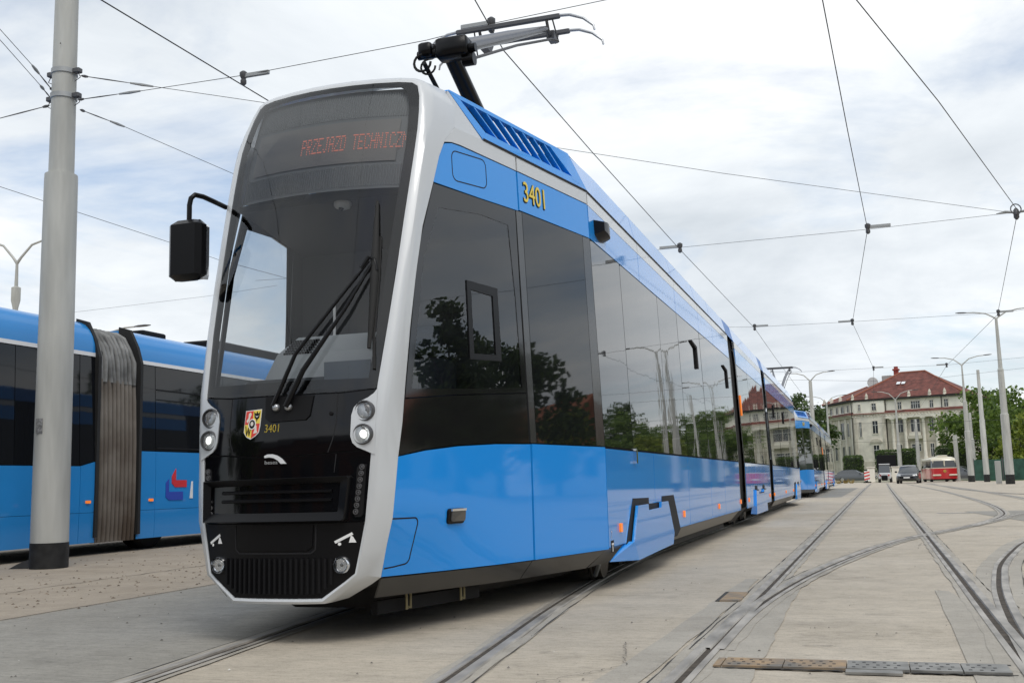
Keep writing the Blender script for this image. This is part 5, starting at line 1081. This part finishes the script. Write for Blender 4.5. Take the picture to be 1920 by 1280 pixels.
# ------------------------------------------------------------------ small vehicles
def car(name, label, cat, x, y, rz, paint, L=4.4, W=1.82, H=1.5, suv=.0, group=None):
    r = thing(name, label, cat, (x, y, 0), rz, group)
    # front of the car towards -y
    st = [(-L/2,.42,.62,.80),(-L/2+.12,.30,.74,.90),(-L/2+.5,.24,.84,.97),(-L*.18,.22,.95+suv*.05,1.0),(0,.22,.97+suv*.06,1.0),(L*.3,.22,.99+suv*.06,1.0),(L/2-.15,.28,.98+suv*.05,.95),(L/2,.45,.85,.86)]
    rows = []
    for yy, zb, zt, k in st:
        w_ = W/2*k; rows.append([(-w_*.96,yy,zb),(-w_,yy,zb+(zt-zb)*.35),(-w_*.985,yy,zb+(zt-zb)*.75),(-w_*.90,yy,zt),(w_*.90,yy,zt),(w_*.985,yy,zb+(zt-zb)*.75),(w_,yy,zb+(zt-zb)*.35),(w_*.96,yy,zb)])
    MB().loft(rows, True, True).build('body', paint, r, 35)
    gs = [(-L*.20,.97,.97),(-L*.035,H-.10,H-.10),(L*.05,H,H),(L*.25,H-.02,H-.02),(L*.37,H-.16,H-.16),(L*.46,1.0,1.0)]
    g = MB(); rows = []
    for yy, zt, _ in gs: k = 1-.22*(zt-.95)/(H-.95); rows.append([(-W*.445,yy,.94),(-W*.445*k,yy,max(zt-.03,.945)),(-W*.40*k,yy,max(zt,.95)),(W*.40*k,yy,max(zt,.95)),(W*.445*k,yy,max(zt-.03,.945)),(W*.445,yy,.94)])
    g.loft(rows, True, True).build('glasshouse', mat('car_glass', (.03, .035, .04), .04, ior=2.0), r, 35)
    k = 1-.22; MB().loft([[(-W*.42*k,yy,z+.012),(0,yy,z+.035),(W*.42*k,yy,z+.012)] for yy, z in ((-L*.03,H-.09),(L*.05,H),(L*.25,H-.02),(L*.36,H-.14))]).build('roof', paint, r, 40)
    for s in (1, -1):
        for yy in (-L*.315, L*.30):
            wo = MB().lathe([(.20,.0),(.32,.0),(.335,-.03),(.335,-.19),(.2,-.2)], 20, 'x', (0, 0, 0)); wo.map(lambda px, py, pz: (s*(W/2-.01+px), yy+py, .335+pz)); wo = wo.build('wheel', RUBB, r, 40)
            rm = MB().lathe([(.21,.0),(.18,-.03),(.05,-.01),(.001,.0)], 14, 'x'); rm.map(lambda px, py, pz: (s*(W/2+.002+px), yy+py, .335+pz)); rm.build('rim', GALV, wo, 40)
        MB().loft([[(s*W*.26,-L/2+.02,.66),(s*W*.44,-L/2+.16,.68),(s*W*.45,-L/2+.24,.80),(s*W*.28,-L/2+.10,.77)],[(s*W*.26,-L/2-.02,.66),(s*W*.45,-L/2+.12,.68),(s*W*.46,-L/2+.20,.80),(s*W*.28,-L/2+.05,.78)]], True, True).build('headlight', mat('car_lamp', (.6, .62, .64), .1), r)
        MB().cbox(s*(W/2+.08)-.10,s*(W/2+.08)+.10,-L*.15-.06,-L*.15+.06,.96,1.1,.03).build('wing_mirror', BLKS, r)
    MB().box(-W*.30,W*.30,-L/2-.015,-L/2+.05,.45,.60).build('grille', BLKM, r); MB().box(-.26,.26,-L/2-.03,-L/2-.016,.47,.57).build('number_plate', WHITEV, r)
    return r
GREYP = mat('car_grey', (.05, .053, .057), .3, metal=.4, coat=.8); DARKP = mat('car_dark', (.09, .097, .105), .3, coat=.8); WHITEP = mat('car_white', (.62, .63, .64), .35, coat=.6)
car('parked_car', 'grey car facing the camera beside the red bus', 'car', 3.80, 101.5, radians(-7), GREYP, 4.4, 1.85, 1.58, .5)
car('parked_car', 'dark car parked side on left of the striped barrier', 'car', -.9, 131, radians(78), DARKP, 4.6, 1.85, 1.5)
car('parked_car', 'white car just visible behind the second tram', 'car', -4.2, 136, radians(80), WHITEP, 4.4, 1.8, 1.5)
car('parked_car', 'silver car behind the striped barrier', 'car', 1.0, 140, radians(70), mat('car_silver', (.4, .41, .42), .3, metal=.5, coat=.8), 4.4, 1.8, 1.5)
car('parked_car', 'dark car half hidden behind the right side of the red bus', 'car', 9.9, 121, radians(60), DARKP, 4.6, 1.85, 1.5)

def old_bus():
    r = thing('vintage_bus', 'red and cream rounded vintage bus beside the grey car', 'bus', (7.0, 112.5, 0), radians(5)); r.scale = (.93, .93, .90)
    RED = mat('bus_red', (.50, .018, .022), .3, coat=.8); CR = mat('bus_cream', (.66, .61, .48), .35, coat=.6); GL = mat('old_bus_glass', (.05, .055, .06), .04, ior=1.6)
    def sec(y, k, z0, z1, top=False):
        w_ = 1.25*k; return [(-w_,y,z0),(-w_,y,z1),(w_,y,z1),(w_,y,z0)]
    ys = [(-3.9,.80),(-3.8,.92),(-3.55,.985),(-3.1,1.0),(0,1.0),(3.4,1.0),(4.0,.9),(4.3,.72)]
    def shell(z0, z1, kk0=1, kk1=1, ys=ys, dy=0.0):
        rows = []
        for y, k in ys: rows.append([(-1.25*k*kk0,y,z0),(-1.25*k*kk1,y+dy*(1 if y < -3 else 0),z1),(1.25*k*kk1,y+dy*(1 if y < -3 else 0),z1),(1.25*k*kk0,y,z0)])
        return MB().loft(rows, True, True)
    shell(.32,1.42).build('lower_body', RED, r, 40); shell(1.42,1.50,1.004,1.004).build('waist_band', CR, r, 40)
    shell(1.50,2.22,.985,.94,dy=.18).build('window_band', GL, r, 40)
    rows = []
    for z, k, l in ((2.22,.955,1.0),(2.36,.94,.985),(2.52,.86,.95),(2.62,.68,.90),(2.66,.4,.84)): rows.append([(1.25*k*a, (-3.62*l if b < 0 else 4.2*l)+.22*abs(a)**3*(1 if b < 0 else -1), z) for a, b in [(-1,-1),(-.7,-1),(-.3,-1),(.3,-1),(.7,-1),(1,-1),(1,1),(.7,1),(.3,1),(-.3,1),(-.7,1),(-1,1)]])
    MB().loft(rows, True, True).build('roof', CR, r, 50)
    MB().cbox(-.5,.5,-3.2,-1.4,2.62,2.80,.08).build('roof_vent', CR, r, 40)
    for s in (1, -1):
        for k in range(7):
            y = -2.6+.95*k; MB().box(s*1.185-.03,s*1.185+.05,y-.05,y+.05,1.50,2.24).build('window_pillar', CR, r)
        MB().cbox(s*.78-.40,s*.78+.40,-4.02,-3.70,.62,.80,.05).build('bumper', CR, r, 40)
        MB().lathe([(.13,0),(.13,-.06),(.08,-.09),(.001,-.10)], 14, 'y', (s*.80,-3.80,1.0)).build('headlight', LAMPD, r, 50)
        for y in (-2.2, 2.3):
            wo = MB().lathe([(.3,0),(.44,0),(.46,-.05),(.46,-.25),(.3,-.27)], 20, 'x'); wo.map(lambda px, py, pz: (s*(1.22+px), y+py, .46+pz)); wo.build('wheel', RUBB, r, 40)
        MB().box(s*1.05-.04,s*1.05+.04,-3.70,-3.60,1.48,2.28).build('windscreen_pillar', CR, r)
    MB().box(-.05,.05,-3.86,-3.70,1.48,2.28).build('windscreen_pillar', CR, r)
    MB().lathe([(.16,0),(.15,-.04),(.001,-.05)], 14, 'y', (0,-3.90,1.12)).build('emblem', mat('emblem_gold', (.55, .33, .08), .4, metal=.6), r)
    MB().box(-1.1,1.1,-3.7,4.0,.18,.34).build('underframe', UNDER, r)
old_bus()
# utility vehicle under the black board, barrier, walls
uv = thing('utility_vehicle', 'small white works vehicle with dark windscreen under the black board', 'vehicle', (2.1, 119, 0), radians(-4))
MB().cbox(-.62,.62,-.9,1.2,.35,1.0,.08).cbox(-.58,.58,-.2,1.2,1.0,1.15,.05).build('body', WHITEP, uv, 40); MB().loft([[(-.58,-.75,1.0),(.58,-.75,1.0),(.58,1.1,1.0),(-.58,1.1,1.0)],[(-.52,-.35,1.85),(.52,-.35,1.85),(.52,1.0,1.85),(-.52,1.0,1.85)]], True, True).build('cab_glass', mat('car_glass'), uv)
MB().cbox(-.55,.55,-.45,1.05,1.85,1.95,.04).build('roof', WHITEP, uv); MB().cbox(-.3,.3,-1.3,-.85,.2,.75,.06).tube([(-.3,-1.2,.6),(-.5,-1.35,.95)], .04, 6).build('tool_carrier', BLKS, uv, 40)
for s in (1, -1):
    for y in (-.55, .8):
        wo = MB().lathe([(.1,0),(.26,0),(.28,-.04),(.28,-.18),(.1,-.2)], 16, 'x'); wo.map(lambda px, py, pz: (s*(.66+px), y+py, .28+pz)); wo.build('wheel', RUBB, uv, 40)
    MB().lathe([(.09,0),(.08,-.03),(.001,-.04)], 12, 'y', (s*.42,-.92,.75)).build('headlight', REDV, uv)
sb = thing('sign_board', 'wide black board on posts above the white works vehicle', 'board', (2.4, 124, 0))
MB().cbox(-1.0,1.05,-.06,.06,1.5,2.95,.03).build('panel', BLKM, sb); MB().box(-.95,-.85,-.05,.05,0,1.5).build('post', BLKM, sb); MB().box(.9,1.0,-.05,.05,0,1.5).build('post', BLKM, sb)
for x, lab in ((.75, 'white gate pillar left of the works vehicle'), (3.25, 'white gate pillar between works vehicle and grey car')):
    gp = thing('gate_pillar', lab, 'pillar', (x, 122, 0)); MB().cbox(-.38,.38,-.25,.25,0,1.55,.04).build('shaft', CREAM, gp); MB().cbox(-.45,.45,-.32,.32,1.55,1.68,.03).build('cap', STONEL, gp)
wl = thing('garden_wall', 'low pale wall in front of the villa garden', 'wall', (0, 133, 0)); MB().box(-9,14,-.15,.15,0,1.0).build('wall_body', STONEL, wl); MB().cbox(-9.05,14.05,-.22,.22,1.0,1.1,.02).build('coping', STONE, wl)
bar = thing('barrier_board', 'red and white striped barrier board left of the works vehicle', 'barrier', (.3, 119.5, 0)); MB().cbox(-.28,.28,-.03,.03,.22,1.25,.015).build('board', WHITEV, bar)
for k in range(3): MB().add([(-.28,-.034,.26+.34*k),(.28,-.034,.40+.34*k),(.28,-.034,.56+.34*k if k < 2 else 1.22),(-.28,-.034,.42+.34*k)], [(0,1,2,3)]).build('red_stripe', REDV, bar)
MB().cbox(-.4,.4,-.2,.2,0,.12,.03).box(-.04,.04,-.03,.03,.1,.3).build('foot', BLKM, bar)
for i, (x, y) in enumerate(((-2.6, 117.5), (-1.9, 118.2), (-1.3, 117.2))):
    pl = thing('weed_clump', ['dry weed clump nearest the end of the second tram', 'dry weed clump in the middle of three by the track', 'dry weed clump nearest the striped barrier'][i], 'plant', (x, y, 0)); b = MB()
    for _ in range(60): 
        a = random.uniform(0, 6.28); h = random.uniform(.2, .6); b.add([(.15*cos(a),.15*sin(a),0),(.15*cos(a)+.03,.15*sin(a),0),(.35*cos(a),.35*sin(a),h)], [(0,1,2)])
    b.build('stems', mat('dry_weed', (.28, .20, .06), .9), pl)
fn_ = thing('green_fence', 'green mesh screen fence behind the right poles', 'fence', (9.6, 106, 0), radians(8))
FG = mat('fence_green', (.025, .075, .055), .8, var=.3, vscale=2)
for k in range(14):
    MB().box(.06+2.5*k,2.44+2.5*k,-.02,.02,.05,1.95).build('screen', FG, fn_); MB().box(-.04+2.5*k,.04+2.5*k,-.05,.05,0,2.1).build('post', STEELD, fn_)
cb = thing('utility_cabinet', 'grey cabinet beside the foot of the tallest right pole', 'cabinet', (8.62, 78.5, 0)); MB().cbox(-.17,.17,-.2,.2,.02,1.55,.02).build('housing', mat('cabinet_grey', (.42, .42, .40), .6), cb); MB().cbox(-.14,.14,-.215,-.195,.12,1.47,.008).build('door', mat('cabinet_grey'), cb)
# houses beyond the right edge (seen in the tram's windows)
for i, (x, y, w_, d, h, rz) in enumerate(((46, 64, 10, 9, 6.0, .3), (44, 46, 11, 9, 5.5, .2), (52, 98, 12, 9, 6.5, .4))):
    hs = thing('red_roofed_house', ['red roofed house beyond the right edge, middle one', 'red roofed house beyond the right edge, nearest one', 'red roofed house beyond the right edge, farthest one'][i], 'house', (x, y, 0), rz)
    MB().box(-w_/2,w_/2,-d/2,d/2,0,h).build('wall', CREAM, hs); MB().prism([(-d/2-.5,h-.1),(d/2+.5,h-.1),(0,h+3.6)], -w_/2-.4, w_/2+.4, 'x').build('roof', mat('orange_tiles', (.36, .12, .06), .8, var=.3, vscale=1), hs)
    for k in range(3):
        f = MB().box(-w_/2-.06,-w_/2+.02,-d/2+1.2+2.6*k,-d/2+2.5+2.6*k,1.2,2.8).build('window', FRAMEW, hs); MB().box(-w_/2-.08,-w_/2-.061,-d/2+1.3+2.6*k,-d/2+2.4+2.6*k,1.3,2.7).build('pane', PANE, f)
# wooded rise far behind everything
hm = MB(); random.seed(5)
rows = []
for i in range(41):
    a = radians(-75+150*i/40); R_ = 420
    rows.append([(R_*sin(a), R_*cos(a), -1), (R_*sin(a), R_*cos(a), 9+5*sin(i*1.7)+3*sin(i*4.1)), ((R_+80)*sin(a), (R_+80)*cos(a), 12+5*sin(i*1.7)), ((R_+80)*sin(a), (R_+80)*cos(a), -1)])
hill = hm.loft(rows).build('far_woods', mat('far_woods', (.035, .06, .028), .95, var=.5, vscale=.08, bump=1, bscale=.15, bdist=3)); tag(hill, kind='structure')

# depot hall and trees behind the camera: what the tram's black face looks out on
dh_ = thing('depot_hall', 'long brick tram depot hall behind the camera', 'building', (-6, -34, 0), radians(2))
MB().box(-45,45,-12,0,0,8.5).build('wall', mat('depot_brick', (.16, .085, .06), .85, var=.3, vscale=2), dh_); MB().prism([(-13,8.4),(.6,8.4),(-6,11.5)], -45.5, 45.5, 'x').build('roof', mat('depot_roof', (.06, .06, .06), .8), dh_)
for i in range(11):
    x = -41+8*i
    d_ = MB().box(x-2.2,x+2.2,0,.08,0,5.4).build('gate', mat('depot_gate', (.04, .07, .06), .6), dh_); MB().box(x-1.9,x+1.9,.081,.10,3.2,5.1).build('pane', PANE, d_)
for i, (kk, x, y, s) in enumerate(((0,-28,-16,1.0),(1,24,-14,1.1),(0,34,-2,1.0),(1,-40,-6,1.0),(1,30,8,1.05))):
    tree(kk, x, y, s, ['tree behind the camera to the left', 'dark tree behind the camera to the right', 'tree beside the camera, far right', 'dark tree beside the camera, far left', 'dark tree right of the camera position'][i])
